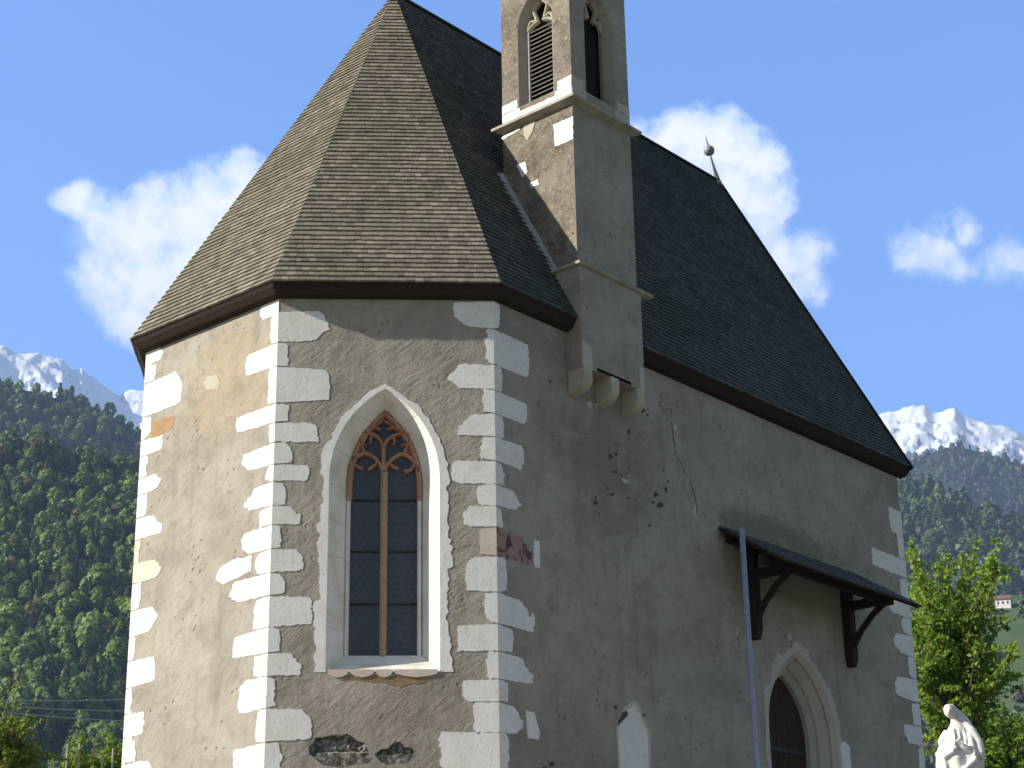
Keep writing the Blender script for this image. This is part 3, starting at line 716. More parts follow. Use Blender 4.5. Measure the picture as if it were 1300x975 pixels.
# finial on the west end of the ridge
fb = RG - dn * .08
mb = MB(); mb.lathe((fb[0], fb[1], ZR - .12), [(.0, 0), (.11, 0), (.085, .12), (.045, .4), (.022, .66), (.02, .72)], 12); fin = mb.build('roof_finial', M_LEAD, chapel)
mb = MB(); mb.lathe((fb[0], fb[1], ZR + .66), [(.0, -.105)] + [(.105 * math.cos(a), .105 * math.sin(a)) for a in np.linspace(-1.4, 1.4, 11)] + [(.0, .105)], 16); mb.build('finial_ball', M_LEAD, fin)
mb = MB(); mb.lathe((fb[0], fb[1], ZR + .75), [(.03, 0), (.018, .1), (.003, .25), (0, .26)], 8); mb.build('finial_spike', M_LEAD, fin)
for o_ in [fin] + list(fin.children):
    piv = Vector((fb[0], fb[1], ZR)); tl_ = Matrix.Translation(piv) @ Matrix.Rotation(math.radians(-9), 4, 'Y') @ Matrix.Translation(-piv); o_.data.transform(tl_)

# ------------------------------------------------------------------ bell turret
TZ0, TZC, TZT = 11.9, 14.74, 17.5
mb = MB()
TOP = {}
TWC, THW, TWZ0, TWZS, TR_ = TD / 2 + .0, .33, 14.98, 16.25, .56
for fc, c_, wdt, u0 in (('tleft', TWC, TD, 0.), ('tright', TWC, TD, 0.), ('tfront', (TU0 + TU1) / 2, TU1, TU0), ('tback', (TU0 + TU1) / 2, TU1, TU0)):
    out = arch(c_, THW, TWZ0, TWZS, TR_)
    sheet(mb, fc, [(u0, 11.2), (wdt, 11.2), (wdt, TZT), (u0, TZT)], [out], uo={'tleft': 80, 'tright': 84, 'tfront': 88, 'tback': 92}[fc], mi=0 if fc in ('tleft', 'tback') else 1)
    inn = arch(c_, THW - .08, TWZ0 + .03, TWZS, TR_ - .08)
    loft(mb, fc, out, 0, inn, -.14, 1)
    loft(mb, fc, inn, -.14, inn, -.2, 1)
    TOP[fc] = (c_, out, inn)
turret = mb.build('bell_turret', [M_TURRET, M_TURRETGREY], chapel)
# black box added to block sun and sky, standing in for belfry darkness
mb = MB()
Pc = B + dn * (TU0 + TU1) / 2 + nn * (TE - TD / 2)
mb.box(np.array([Pc[0], Pc[1], 0]), np.array([*dn, 0]), np.array([*nn, 0]), (0, 0, 1), (-.40, .40), (-.40, .40), (14.6, 17.4))
mb.build('belfry_blackout', M_BLACK, turret)
# louvres (left and back sides) and tracery heads
for fc in ('tleft', 'tback', 'tright'):
    c_, out, inn = TOP[fc]; mb = MB(); hw = THW - .08
    for k in range(18):
        zz = TWZ0 + .06 + k * .071
        P, nr, d = FACE[fc]; a = P3(fc, c_ - hw, zz, -.17); d3_ = np.array([*d, 0]); n3__ = np.array([*nr, 0])
        sl = n3__ * .8 + np.array((0, 0, -.6)); tn_ = np.cross(d3_, sl)
        mb.box(a, d3_, sl, tn_, (0, 2 * hw), (-.045, .045), (-.007, .007))
    for u in (c_ - hw + .015, c_ + hw - .015):
        mb.bar(P3(fc, u, TWZ0 + .03, -.135), P3(fc, u, TWZS + .05, -.135), .03, .03, up=(*FACE[fc][1], 0))
    mb.build('louvre', M_GREYBOARD, turret)
for fc in ('tleft', 'tfront', 'tright', 'tback'):
    c_, out, inn = TOP[fc]; mb = MB(); hw = THW - .08; zs = TWZS + .02
    for sgn in (-1, 1):
        stonebar(mb, fc, [(c_ + sgn * hw, zs - .02), (c_ + sgn * hw * .75, zs + .12), (c_ + sgn * hw * .3, zs + .1), (c_ + sgn * hw * .42, zs + .2), (c_ + sgn * hw * .5, zs + .32), (c_, zs + .44)], .05, .07, -.11, 5)
        if fc != 'tfront': stonebar(mb, fc, [(c_ + sgn * hw, zs - .02), (c_ + sgn * hw * .6, zs + .05), (c_ + sgn * hw * .15, zs + .08)], .045, .06, -.112, 4)
    mb.build('belfry_tracery', M_CORBEL, turret)
# white corner blocks above the upper cornice, white patches
def patch(fc, pts, m, seed, nm='lime_patch', th=.008, px=True):
    q = [uz(fc, *p) for p in pts] if px else pts
    mb = MB(); slab(mb, fc, rough_loop(q, .008, .05, seed), th); return mb.build(nm, m, turret)
for fc, u0, u1, sd_ in (('tleft', 0, .3, 1), ('tleft', TD - .34, TD, 2), ('tfront', TU0, TU0 + .3, 3), ('tfront', TU1 - .34, TU1, 4)):
    for k in range(2):
        h0 = TZC + .08 + k * .15; e = (0, -.05)[k]
        a, b = (u0, u1 + e) if u0 in (0, TU0) else (u0 - e, u1)
        patch(fc, [(a, h0), (b, h0), (b, h0 + .145), (a, h0 + .145)], M_WHITE if fc == 'tleft' else M_STONE, 60 + sd_ + k * 7, px=False)
patch('tleft', [(.3, 14.80), (.96, 14.80), (.96, 14.90), (.3, 14.90)], M_WHITE, 77, px=False)
patch('tleft', [(703, 158), (727.5, 148), (728, 177), (714, 183), (705, 186)], M_WHITE, 70)
patch('tleft', [(636, 177), (640, 172), (660, 162), (660, 165), (640, 177)], M_WHITE, 71)
patch('tleft', [(665, 160), (680, 153), (676, 168), (670, 178), (665, 172)], M_CORBEL, 72)
patch('tleft', [(656, 210), (667, 205), (670, 218), (664, 226)], M_WHITE, 73)
patch('tleft', [(673, 232), (683, 228), (685, 234), (675, 238)], M_WHITE, 74)
# cornices
def cornice(name, zc, u0, u1, s1, out_, h, tilt, sides, drop=.06):
    """projecting drip slab round the turret with a sloping top"""
    mb = MB(); a = B + nn * TE
    q = lambda u, s: a + dn * u - nn * s
    ring_in = [q(u0, s1), q(u0, 0), q(u1, 0), q(u1, s1)]
    ring_out = [q(u0 - out_, s1 + (out_ if sides == 4 else 0)), q(u0 - out_, -out_), q(u1 + out_, -out_), q(u1 + out_, s1 + (out_ if sides == 4 else 0))]
    idx = [(0, 1), (1, 2), (2, 3)] + ([(3, 0)] if sides == 4 else [])
    for i, j in idx:
        mb.face([E3(ring_in[i], zc + h + tilt), E3(ring_in[j], zc + h + tilt), E3(ring_out[j], zc + h * .6), E3(ring_out[i], zc + h * .6)])
        mb.face([E3(ring_out[i], zc + h * .6), E3(ring_out[j], zc + h * .6), E3(ring_out[j], zc), E3(ring_out[i], zc)])
        mb.face([E3(ring_out[i], zc), E3(ring_out[j], zc), E3(ring_in[j], zc - drop), E3(ring_in[i], zc - drop)])
        if sides == 3 and i in (0, 2):
            k = 0 if i == 0 else 3
            mb.face([E3(ring_in[k], zc + h + tilt), E3(ring_out[k], zc + h * .6), E3(ring_out[k], zc), E3(ring_in[k], zc - drop)])
    return mb.build(name, M_CORNICE, turret)
cornice('cornice', TZC - .04, TU0, TU1, TD, .12, .07, .03, 4, .05)
cornice('cornice', 12.1, TU0, TU1 - .04, .42, .18, .07, .08, 3, .06)
# lower stage: box on three corbels
LE = .26; lu0, lu1 = 1.445, 2.77
mb = MB()
FACE['lfront'] = (B + nn * LE, nn, dn); FACE['lleft'] = (B + dn * lu0 + nn * LE, -dn, -nn); FACE['lright'] = (B + dn * lu1 + nn * LE, dn, -nn)
sheet(mb, 'lfront', [(lu0, 10.64), (lu0 + .3, 10.64), (lu0 + .3, 10.70), (lu1 - .3, 10.70), (lu1 - .3, 10.64), (lu1, 10.64), (lu1, 12.1), (lu0, 12.1)], uo=95)
for fc in ('lleft', 'lright'): sheet(mb, fc, [(0, 10.64), (.9, 10.64), (.9, 12.1), (0, 12.1)], uo=99)
mb.face([P3('lfront', lu0, 10.66), P3('lfront', lu1, 10.66), P3('lfront', lu1, 10.66, -LE), P3('lfront', lu0, 10.66, -LE)], [(0, 0), (1, 0), (1, .2), (0, .2)])
mb.build('corbelled_stage', M_TURRETGREY, turret)
for (a, b, sd_) in ((lu0, lu0 + .25, 1), (lu0, lu0 + .4, 2)):
    pass
patch('lfront', [(lu0, 10.66), (lu0 + .2, 10.64), (lu0 + .2, 10.96), (lu0, 11.02)], M_STONE, 82, px=False)
patch('lfront', [(lu1 - .12, 10.64), (lu1, 10.64), (lu1, 10.97), (lu1 - .1, 11.)], M_STONE, 83, px=False)
for u in (lu0 + .1, (lu0 + lu1) / 2, lu1 - .1):
    mb = MB(); hw = .085
    prof = [(0, 10.66), (LE + .01, 10.66), (LE + .01, 10.5)] + [(LE + .01 - .2 * (1 - math.cos(t)), 10.5 - .16 * math.sin(t)) for t in np.linspace(.2, 1.5, 7)] + [(0, 10.32)]
    L = [P3('nave', u - hw, z_, o_) for o_, z_ in prof]; R = [P3('nave', u + hw, z_, o_) for o_, z_ in prof]; k = len(prof)
    mb.faces(L + R, [tuple(range(k)), tuple(range(k, 2 * k))[::-1]] + [(i, (i + 1) % k, (i + 1) % k + k, i + k) for i in range(k)])
    mb.build('corbel', M_CORBEL, turret)
# mortar fillet where the left side meets the roof
tanp = (ZR - EZ) / abs((AP - EB) @ nn)
zroof = lambda off: EZ + (OV - off) * tanp
mb = MB()
for sfc, sg in (('tleft', 1), ('tright', 1)):
    P, nr, d = FACE[sfc]; steps = np.linspace(.33, TD, 14); prev = None
    rd = random.Random(6)
    for s_ in steps:
        off = TE - s_; z_ = zroof(off) + .03; w_ = rd.uniform(.13, .19)
        cur = (P3(sfc, s_, z_ + rd.uniform(.05, .1), .004), P3(sfc, s_, z_ + .01 , w_))
        if prev is not None: mb.face([prev[0], prev[1], cur[1], cur[0]])
        prev = cur
mb.build('flashing', M_MORTAR, turret)
# gabled spire above the picture
mb = MB(); ap_ = np.array([Pc[0], Pc[1], 21.5]); rr_ = TD / 2 + .06
cs = [np.array([*(Pc + dn * a * rr_ + nn * b * rr_), TZT + .02]) for a, b in ((-1, -1), (1, -1), (1, 1), (-1, 1))]
for i in range(4): mb.face([cs[i], cs[(i + 1) % 4], ap_])
mb.face(cs); mb.build('spire', M_STONE, turret)

# ------------------------------------------------------------------ portal
DQ = .36
mb = MB()
o1 = arch(DC, DHW, 4.75, DZS, DR); o2 = arch(DC, DHW - .07, 4.75, DZS, DR - .07); o3 = arch(DC, DHW - .11, 4.75, DZS, DR - .11)
o4 = arch(DC, DHW - .19, 4.75, DZS, DR - .19); o5 = arch(DC, DHW - .23, 4.75, DZS, DR - .23); o6 = arch(DC, .6, 4.75, DZS, DR - .28)
seq = [(o1, .004), (o2, -.06), (o2, -.1), (o3, -.08), (o4, -.2), (o4, -.24), (o5, -.22), (o6, -.3), (o6, -DQ - .05)]
for (a, x), (b, y) in zip(seq, seq[1:]): loft(mb, 'nave', a, x, b, y, closed=True)
portal = mb.build('doorway', M_STONE, chapel)
edge = [o1[i] for i in range(1, len(o1))] + [o1[0]]
jagged_band('nave', edge, lambda t: .13 if abs(2 * t - 1) < .72 else .2, 33, PROUD, 'stone_surround', M_STONE, portal, 0, 0)
mb = MB()
for k in range(8):
    u0 = DC - .6 + k * .15
    mb.box(P3('nave', u0 + .004, 4.75, -DQ - .03), np.array([*dn, 0]), np.array([*nn, 0]), (0, 0, 1), (0, .142), (-.02, .02 if k % 2 else .017), (0, 2.8))
door = mb.build('door_leaf', M_DOOR, portal)
for z_ in (5.3, 6.35):
    mb = MB(); mb.bar(P3('nave', DC - .55, z_, -DQ), P3('nave', DC + .5, z_, -DQ), .012, .06); mb.build('strap_hinge', M_IRON, door)
mb = MB(); slab(mb, 'nave', [(DC + .98, 5.9), (DC + 1.2, 5.9), (DC + 1.21, 6.5), (DC + 1.05, 6.56), (DC + .95, 6.5)], PROUD + .002); mb.build('quoin_stone', M_WHITE, portal)
mb = MB(); mb.box(P3('nave', DC, 4.6, 0), np.array([*dn, 0]), np.array([*nn, 0]), (0, 0, 1), (-1.1, 1.1), (-.3, .5), (-.4, .16)); mb.build('door_step', M_STONE, portal)

# blocked niche left of the portal
mb = MB()
inner = [(u + (2.54 - u) * .12, z_ - .03 if z_ > 5 else z_) for u, z_ in niche_out]
loft(mb, 'nave', niche_out, 0, inner, -.035); sheet(mb, 'nave', inner, (), -.03)
niche = mb.build('blocked_niche', M_WHITE, chapel)
edge = [niche_out[i] for i in range(1, 7)] + [niche_out[0]]
jagged_band('nave', edge, lambda t: .06, 44, .006, 'stone_surround', M_STONE, niche, 0, 0)
for pts in ([(789, 905), (795, 902), (797, 908), (790, 915), (783, 922), (784, 916)], [(816, 905), (819, 909), (818, 911), (814, 908)], [(779, 896), (783, 896), (783, 899), (780, 900)]):
    mb = MB(); sheet(mb, 'nave', [uz('nave', *q) for q in pts], (), .0085); mb.build('plaster_hole', M_HOLE, niche)

# ------------------------------------------------------------------ canopy over the door
CU0, CU1, CE, CZ1, CZ0 = 4.69, 8.32, 1.03, 9.2, 8.53
mb = MB(); rd = random.Random(12)
na = np.array([*nn, 0]); da = np.array([*dn, 0]); zz = np.array((0, 0, 1.))
sl = (P3('nave', 0, CZ0, CE) - P3('nave', 0, CZ1, 0)); SL = np.linalg.norm(sl); sl /= SL; nup = np.cross(da, sl); nup = nup if nup[2] > 0 else -nup
for row in range(7):
    s0 = SL * row / 7; u = CU0
    while u < CU1 - .01:
        w = min(rd.uniform(.1, .16), CU1 - u)
        mb.box(P3('nave', u, CZ1, 0.004), da, sl, nup, (.002, w - .002), (s0, s0 + SL / 7 * 1.25 + rd.uniform(-.01, .01)), (.004 + rd.uniform(0, .006), .03 + rd.uniform(0, .01))); u += w
canopy = mb.build('door_canopy', M_CANOPYWOOD, chapel)
mb = MB(); mb.box(P3('nave', 0, CZ1, .004), da, sl, nup, (CU0, CU1), (0, SL), (-.03, .0)); mb.build('canopy_boarding', M_DARKWOOD, canopy)
mb = MB()
for s_, h_ in ((.62 * SL, .14), (.04, .12)):
    mb.box(P3('nave', 0, CZ1, .004) + sl * s_, da, na, zz, (CU0 + .15, CU1 - .15), (-.06, .06), (-h_ - .05, -.034))
mb.build('canopy_beam', M_DARKWOOD, canopy)
for u in (5.36, 7.88):
    mb = MB(); o_ = P3('nave', u, 0, 0)
    mb.box(o_, da, na, zz, (-.075, .075), (.002, .14), (7.85, 9.02))
    mb.faces([o_ + da * i + na * j + zz * k for k, e in ((7.85, .075), (7.7, .045)) for i, j in ((-e, .002), (e, .002), (e, .07 + e), (-e, .07 + e))],
             [(4, 5, 6, 7), (0, 1, 5, 4), (1, 2, 6, 5), (2, 3, 7, 6), (3, 0, 4, 7)])
    mb.box(o_, da, na, zz, (-.065, .065), (.142, .78), (8.56, 8.68))
    mb.tube([o_ + zz * 8.0 + na * .1, o_ + zz * 8.22 + na * .27, o_ + zz * 8.42 + na * .48, o_ + zz * 8.58 + na * .72], [.065, .055, .055, .065], 4, smooth=False)
    mb.build('canopy_bracket', M_DARKWOOD, canopy)

# ------------------------------------------------------------------ ground
CH = np.array([3.6, 4.2])
def gz(x, y):
    q = np.array([x, y]) - CH; a = abs(q @ dn); b = abs(q @ nn)
    d = max(a - 7.2, b - 4.2, 0.); t = min(1, max(0, (d - .2) / 8.)); t = t * t * (3 - 2 * t)
    h = 4.25 * (1 - t)
    if y > 6: h = max(h, 4.25 * min(1, (y - 6) / 8))
    return h
xs = np.concatenate([-np.geomspace(14000, 42, 26), np.arange(-40, 52, 1.), np.geomspace(54, 14000, 26)])
ys = np.concatenate([-np.geomspace(3000, 42, 20), np.arange(-40, 70, 1.), np.geomspace(72, 14000, 30)])
V = np.array([(x, y, gz(x, y) + .05 * noise.noise((x * .3, y * .3, 0)) - (0 if math.hypot(x, y) < 900 else 2)) for y in ys for x in xs])
nx, ny = len(xs), len(ys); ii, jj = np.meshgrid(np.arange(nx - 1), np.arange(ny - 1)); b0 = (jj * nx + ii).ravel()
ground = np_mesh('ground', V, np.stack([b0, b0 + 1, b0 + nx + 1, b0 + nx], 1), None, M_GROUND, smooth=True); ground['kind'] = 'structure'

# ------------------------------------------------------------------ hills, woods and mountains
def azel(x, y): d = ray(x, y); return math.atan2(d[0], d[1]), d[2] / math.hypot(d[0], d[1])
def profile(crest, ext):
    a = [azel(*q) for q in crest]; a = [(math.radians(p[0]), math.tan(math.radians(p[1]))) for p in ext[0]] + a + [(math.radians(p[0]), math.tan(math.radians(p[1]))) for p in ext[1]]
    X, Y = zip(*a); return lambda t: np.interp(t, X, Y)
def hill(name, az0, az1, na_, r0, r1, nr, prof, shape, amp, mat_, ridged=0., back=.6, seed=0, fs=.01, taper=True):
    """terrain strip rising from r0 to a crest at r1, then falling away"""
    az = np.linspace(math.radians(az0), math.radians(az1), na_); t = np.concatenate([np.linspace(0, 1, nr), np.linspace(1, 1.6, max(6, nr // 4))[1:]])
    def height(a, tt):
        r = r0 + (r1 - r0) * tt; zc = 1.65 + r1 * float(prof(a)); x, y = CAM[0] + r * math.sin(a), CAM[1] + r * math.cos(a)
        g = min(tt, 1) ** shape
        p = Vector((x * fs, y * fs, seed))
        if ridged: k = noise.ridged_multi_fractal(p, .9, 2.1, 7, 1., 2.) - 1.1
        else: k = noise.fractal(p, .9, 2., 4)
        env = (math.sin(math.pi * min(tt, 1)) * .9 + .1 * min(tt * 5, 1)) if taper else 1
        h = zc * g + amp * k * env
        if tt > 1: h -= zc * (tt - 1) * back
        return x, y, h if tt > 0 else -3
    V = np.array([height(a, tt) for tt in t for a in az])
    nx, ny = len(az), len(t); ii, jj = np.meshgrid(np.arange(nx - 1), np.arange(ny - 1)); b0 = (jj * nx + ii).ravel()
    o = np_mesh(name, V, np.stack([b0, b0 + 1, b0 + nx + 1, b0 + nx], 1), None, mat_, smooth=True); o['kind'] = 'structure'
    return height
def wood(name, height, az0, az1, t0, t1, spacing, r0, r1, size, kind, ntri, mat_, seed, gap=None, autumn=.1, tri=.34, clear=None):
    rg = np.random.default_rng(seed); a0, a1 = math.radians(az0), math.radians(az1)
    area = (a1 - a0) * ((r0 + (r1 - r0) * t1) ** 2 - (r0 + (r1 - r0) * t0) ** 2) / 2; cnt = int(area / spacing ** 2)
    Vs, To = [], []
    for k in range(cnt):
        a = rg.uniform(a0, a1); r_ = math.sqrt(rg.uniform((r0 + (r1 - r0) * t0) ** 2, (r0 + (r1 - r0) * t1) ** 2)); tt = (r_ - r0) / (r1 - r0)
        x, y, z = height(a, tt)
        if clear is not None and abs(math.atan2(x - CAM[0], y - CAM[1]) - math.atan2(clear[0] - CAM[0], clear[1] - CAM[1])) * 800 < 9 and -90 < math.hypot(x - CAM[0], y - CAM[1]) - math.hypot(clear[0] - CAM[0], clear[1] - CAM[1]) < 6: continue
        g = noise.noise((x * .006, y * .006, seed + 5.)) ; g2 = noise.noise((x * .02, y * .02, seed + 9.))
        if gap is not None and g + .5 * g2 < gap: continue
        s = size * rg.uniform(.6, 1.2) * (1.45 if rg.random() < .12 else 1) ; con = rg.random() < kind + .35 * g
        h = s * (1.75 if con else 1.4); m = ntri
        q = rg.normal(size=(m, 3)); q /= np.linalg.norm(q, axis=1)[:, None]
        zt = rg.random(m)
        if con: rad = (1 - zt) ** .8 * .42 * s * rg.uniform(.75, 1.05, m); zz_ = zt * h
        else: zz_ = (.12 + .88 * zt) * h; rad = np.sqrt(np.clip(1 - (2 * zt - .95) ** 2, 0, 1)) * .5 * s * rg.uniform(.7, 1.1, m)
        ph = rg.uniform(0, 2 * math.pi, m)
        c = np.stack([np.cos(ph) * rad, np.sin(ph) * rad, zz_], 1) + (x, y, z - .5)
        n_ = np.stack([np.cos(ph), np.sin(ph), np.full(m, .55)], 1) + q * .55; n_ /= np.linalg.norm(n_, axis=1)[:, None]
        u = np.cross(n_, rg.normal(size=(m, 3))); u /= np.linalg.norm(u, axis=1)[:, None]; w = np.cross(n_, u)
        L = s * tri * rg.uniform(.6, 1.2, m)[:, None]
        tr = np.stack([c + u * L, c - u * L * .5 + w * L * .8, c - u * L * .5 - w * L * .8], 1).reshape(-1, 3)
        Vs.append(tr)
        tone = np.clip((.12 if con else .55) + .5 * g + rg.normal(0, .16) + rg.normal(0, .1, m), 0, 1)
        br = 1. if rg.random() < autumn * (1 + 2 * max(0, -g)) else 0.
        To.append(np.repeat(np.stack([tone, np.full(m, br * .75), np.zeros(m)], 1), 3, 0))
    V = np.concatenate(Vs); o = np_mesh(name, V, np.arange(len(V)).reshape(-1, 3), np.concatenate(To), mat_); o['kind'] = 'stuff'
    return o
def slope_mat(name, c1, c2, sc):
    return simple(name, c1, c2, sc, .95, .05)
M_FLOOR = slope_mat('wood_floor', (.02, .03, .012), (.035, .045, .018), .02)
M_MEADOW = simple('meadow_slope', (.06, .105, .035), (.09, .12, .055), .05, .95, .05)
def snowmat():
    m, n, p, col, bump = mat('snow_and_rock', .8, .2)
    ge = n('ShaderNodeNewGeometry'); ob = n('ShaderNodeTexCoord'); sz = n('ShaderNodeSeparateXYZ', {0: (ge, 1)})
    a = n('ShaderNodeTexNoise', {'Vector': (ob, 3), 'Scale': .009, 'Detail': 9., 'Roughness': .72})
    sp = n('ShaderNodeSeparateXYZ', {0: (ob, 3)})
    f = n.math('ADD', n.math('ADD', (sz, 2), n.math('MULTIPLY', n.math('SUBTRACT', a, .5), .9)), n.ss((sp, 2), 800., 2800., -.3, .16))
    k = n.ss(f, .46, .54)
    col(n.mix(k, (.13, .125, .13), (.86, .88, .92))); bump(a, .5, 40.); return m
M_SNOW = snowmat()

pL1 = profile([(0, 576), (40, 577), (80, 583), (120, 592), (178, 606)], ([(-40, 21), (-24, 19.6)], [(-4, 16.5), (3, 13), (10, 9)]))
hL1 = hill('hill', -20, 8, 110, 420, 900, 40, pL1, 1.2, 16, M_FLOOR, seed=1)
wood('wooded_slope', hL1, -17.5, 1, .03, 1.02, 5.2, 420, 900, 5.8, .2, 280, M_FOREST, 11, autumn=.07, tri=.17)
pL2 = profile([(0, 488), (40, 497), (90, 512), (130, 527), (178, 556)], ([(-40, 24), (-24, 22.5)], [(-4, 16.5), (3, 12), (10, 8)]))
hL2 = hill('hill', -20, 8, 80, 1000, 1650, 30, pL2, 1.1, 22, M_FLOOR, seed=2)
wood('wooded_slope', hL2, -17.5, 1, .52, 1.03, 7., 1000, 1650, 7., .15, 130, M_FOREST, 12, autumn=.03, tri=.22)
pL3 = profile([(0, 440), (20, 444), (35, 446), (50, 452), (80, 456), (92, 470), (104, 468), (112, 478), (125, 488), (140, 497), (150, 503), (160, 499), (185, 497)], ([(-40, 26), (-22, 24)], [(-3, 19), (3, 17), (12, 16)]))
hill('mountain', -18, 0, 400, 4200, 6400, 200, pL3, 1., 190, M_SNOW, ridged=1, seed=3, fs=.006)

pR0 = profile([(1120, 790), (1180, 768), (1240, 756), (1300, 757)], ([(2, 8), (10, 11)], [(26, 13.5), (36, 14)]))
hR0 = hill('meadow', 6, 38, 90, 420, 820, 30, pR0, 1.25, 8, M_MEADOW, seed=4)
wood('wooded_slope', hR0, 10, 25, .1, .99, 8., 420, 820, 5.5, .1, 110, M_FARFOREST, 13, gap=-.22, autumn=.4, tri=.24, clear=at(1273, 762, 806))
pR1 = profile([(1140, 613), (1170, 617), (1200, 630), (1250, 647), (1300, 664)], ([(2, 12), (10, 15.5)], [(26, 16), (36, 17)]))
hR1 = hill('hill', 4, 38, 110, 900, 1600, 36, pR1, 1.12, 26, simple('hill_pasture', (.035, .055, .02), (.06, .085, .03), .01), seed=5)
wood('wooded_slope', hR1, 10, 25, .1, 1.02, 8.5, 900, 1600, 8., .3, 80, M_FARFOREST, 14, autumn=.08, tri=.28)
pR2 = profile([(1140, 588), (1165, 580), (1183, 575), (1196, 568), (1215, 568), (1240, 573), (1262, 579), (1300, 590)], ([(2, 14), (10, 16)], [(26, 17.5), (36, 16)]))
hR2 = hill('hill', 4, 38, 110, 1900, 3000, 36, pR2, 1.1, 60, M_FLOOR, seed=6, fs=.004)
wood('wooded_slope', hR2, 11, 25, .45, 1.01, 11., 1900, 3000, 8., .15, 40, M_FARFOREST, 15, autumn=.45)
pR3 = profile([(1110, 528), (1130, 520), (1150, 516), (1174, 518), (1184, 526), (1200, 521), (1212, 520), (1222, 530), (1238, 536), (1260, 538), (1280, 544), (1300, 556)], ([(2, 15), (10, 18)], [(26, 19), (36, 18)]))
hill('mountain', 12, 30, 420, 4600, 7000, 200, pR3, 1., 210, M_SNOW, ridged=1, seed=8, fs=.0055)

# farmhouse on the meadow
hp = at(1273, 762, 806); hx = np.array([math.cos(-.35), math.sin(-.35), 0]); hy = np.array([-hx[1], hx[0], 0])
_, _, hz = hR0(math.atan2(hp[0] - CAM[0], hp[1] - CAM[1]), (806 - 420) / 400); hp = np.array([hp[0], hp[1], hz - .5])
farm = empty('farmhouse', hp); tag(farm, 'tiny white farmhouse with a brownish red roof on the far meadow', 'house')
M_FARM = simple('white_render', (.75, .73, .7), (.68, .66, .62), 1.); M_TILE = simple('brown_red_tiles', (.22, .1, .07), (.16, .08, .06), 2.)
mb = MB(); z3 = np.array((0, 0, 1.)); mb.box(hp, hx, hy, z3, (-3.2, 3.2), (-2.2, 2.2), (-2, 3.6))
mb.faces([hp + hx * a + hy * b + z3 * c for a in (-3.2, 3.2) for b, c in ((-2.2, 3.6), (2.2, 3.6), (0, 5.2))], [(0, 1, 2), (3, 5, 4)]); mb.build('wall', M_FARM, farm)
mb = MB()
for s_ in (-1, 1): mb.hexa([hp + hx * a + hy * b * s_ + z3 * (c + k) for k in (.02, .25) for a, b, c in ((-3.6, 2.7, 3.25), (3.6, 2.7, 3.25), (3.6, 0, 5.25), (-3.6, 0, 5.25))])
mb.build('roof', M_TILE, farm)
for u in (-2., 0., 2.):
    mb = MB(); mb.box(hp, hx, hy, z3, (u - .35, u + .35), (-2.26, -2.19), (1.2, 2.4)); mb.build('window', M_BLACK, farm)

# ------------------------------------------------------------------ near trees
def leaves(name, P, Nrm, size, tone, mat_, parent, rg):
    m = len(P); n_ = Nrm + rg.normal(size=(m, 3)) * .75; n_ /= np.linalg.norm(n_, axis=1)[:, None]
    u = np.cross(n_, rg.normal(size=(m, 3))); u /= np.linalg.norm(u, axis=1)[:, None]; w = np.cross(n_, u)
    L = (size * rg.uniform(.6, 1.25, m))[:, None]
    V = np.stack([P - u * L * .5, P + w * L * .34 + n_ * L * .06, P + u * L * .55 - n_ * L * .1, P - w * L * .34 + n_ * L * .06], 1).reshape(-1, 3)
    return np_mesh(name, V, np.arange(len(V)).reshape(-1, 4), np.repeat(tone, 4, 0), mat_, parent)
def spray(a, b, cnt, rad, rg, bend=.15, t0=.25):
    """leaf points along an arching twig from a to b"""
    a, b = np.array(a, float), np.array(b, float); L = np.linalg.norm(b - a)
    t = t0 + (1 - t0) * rg.random(cnt) ** .8; mid = np.array((0, 0, 1.)) * (4 * t * (1 - t))[:, None] * bend * L
    q = rg.normal(size=(cnt, 3)); q *= (rad * (1.15 - .75 * t) * rg.random(cnt) ** .5)[:, None] / np.linalg.norm(q, axis=1)[:, None]
    q[:, 2] *= .7
    return a + (b - a) * t[:, None] + mid + q, q / (np.linalg.norm(q, axis=1)[:, None] + 1e-6) * .6 + (0, 0, .8)
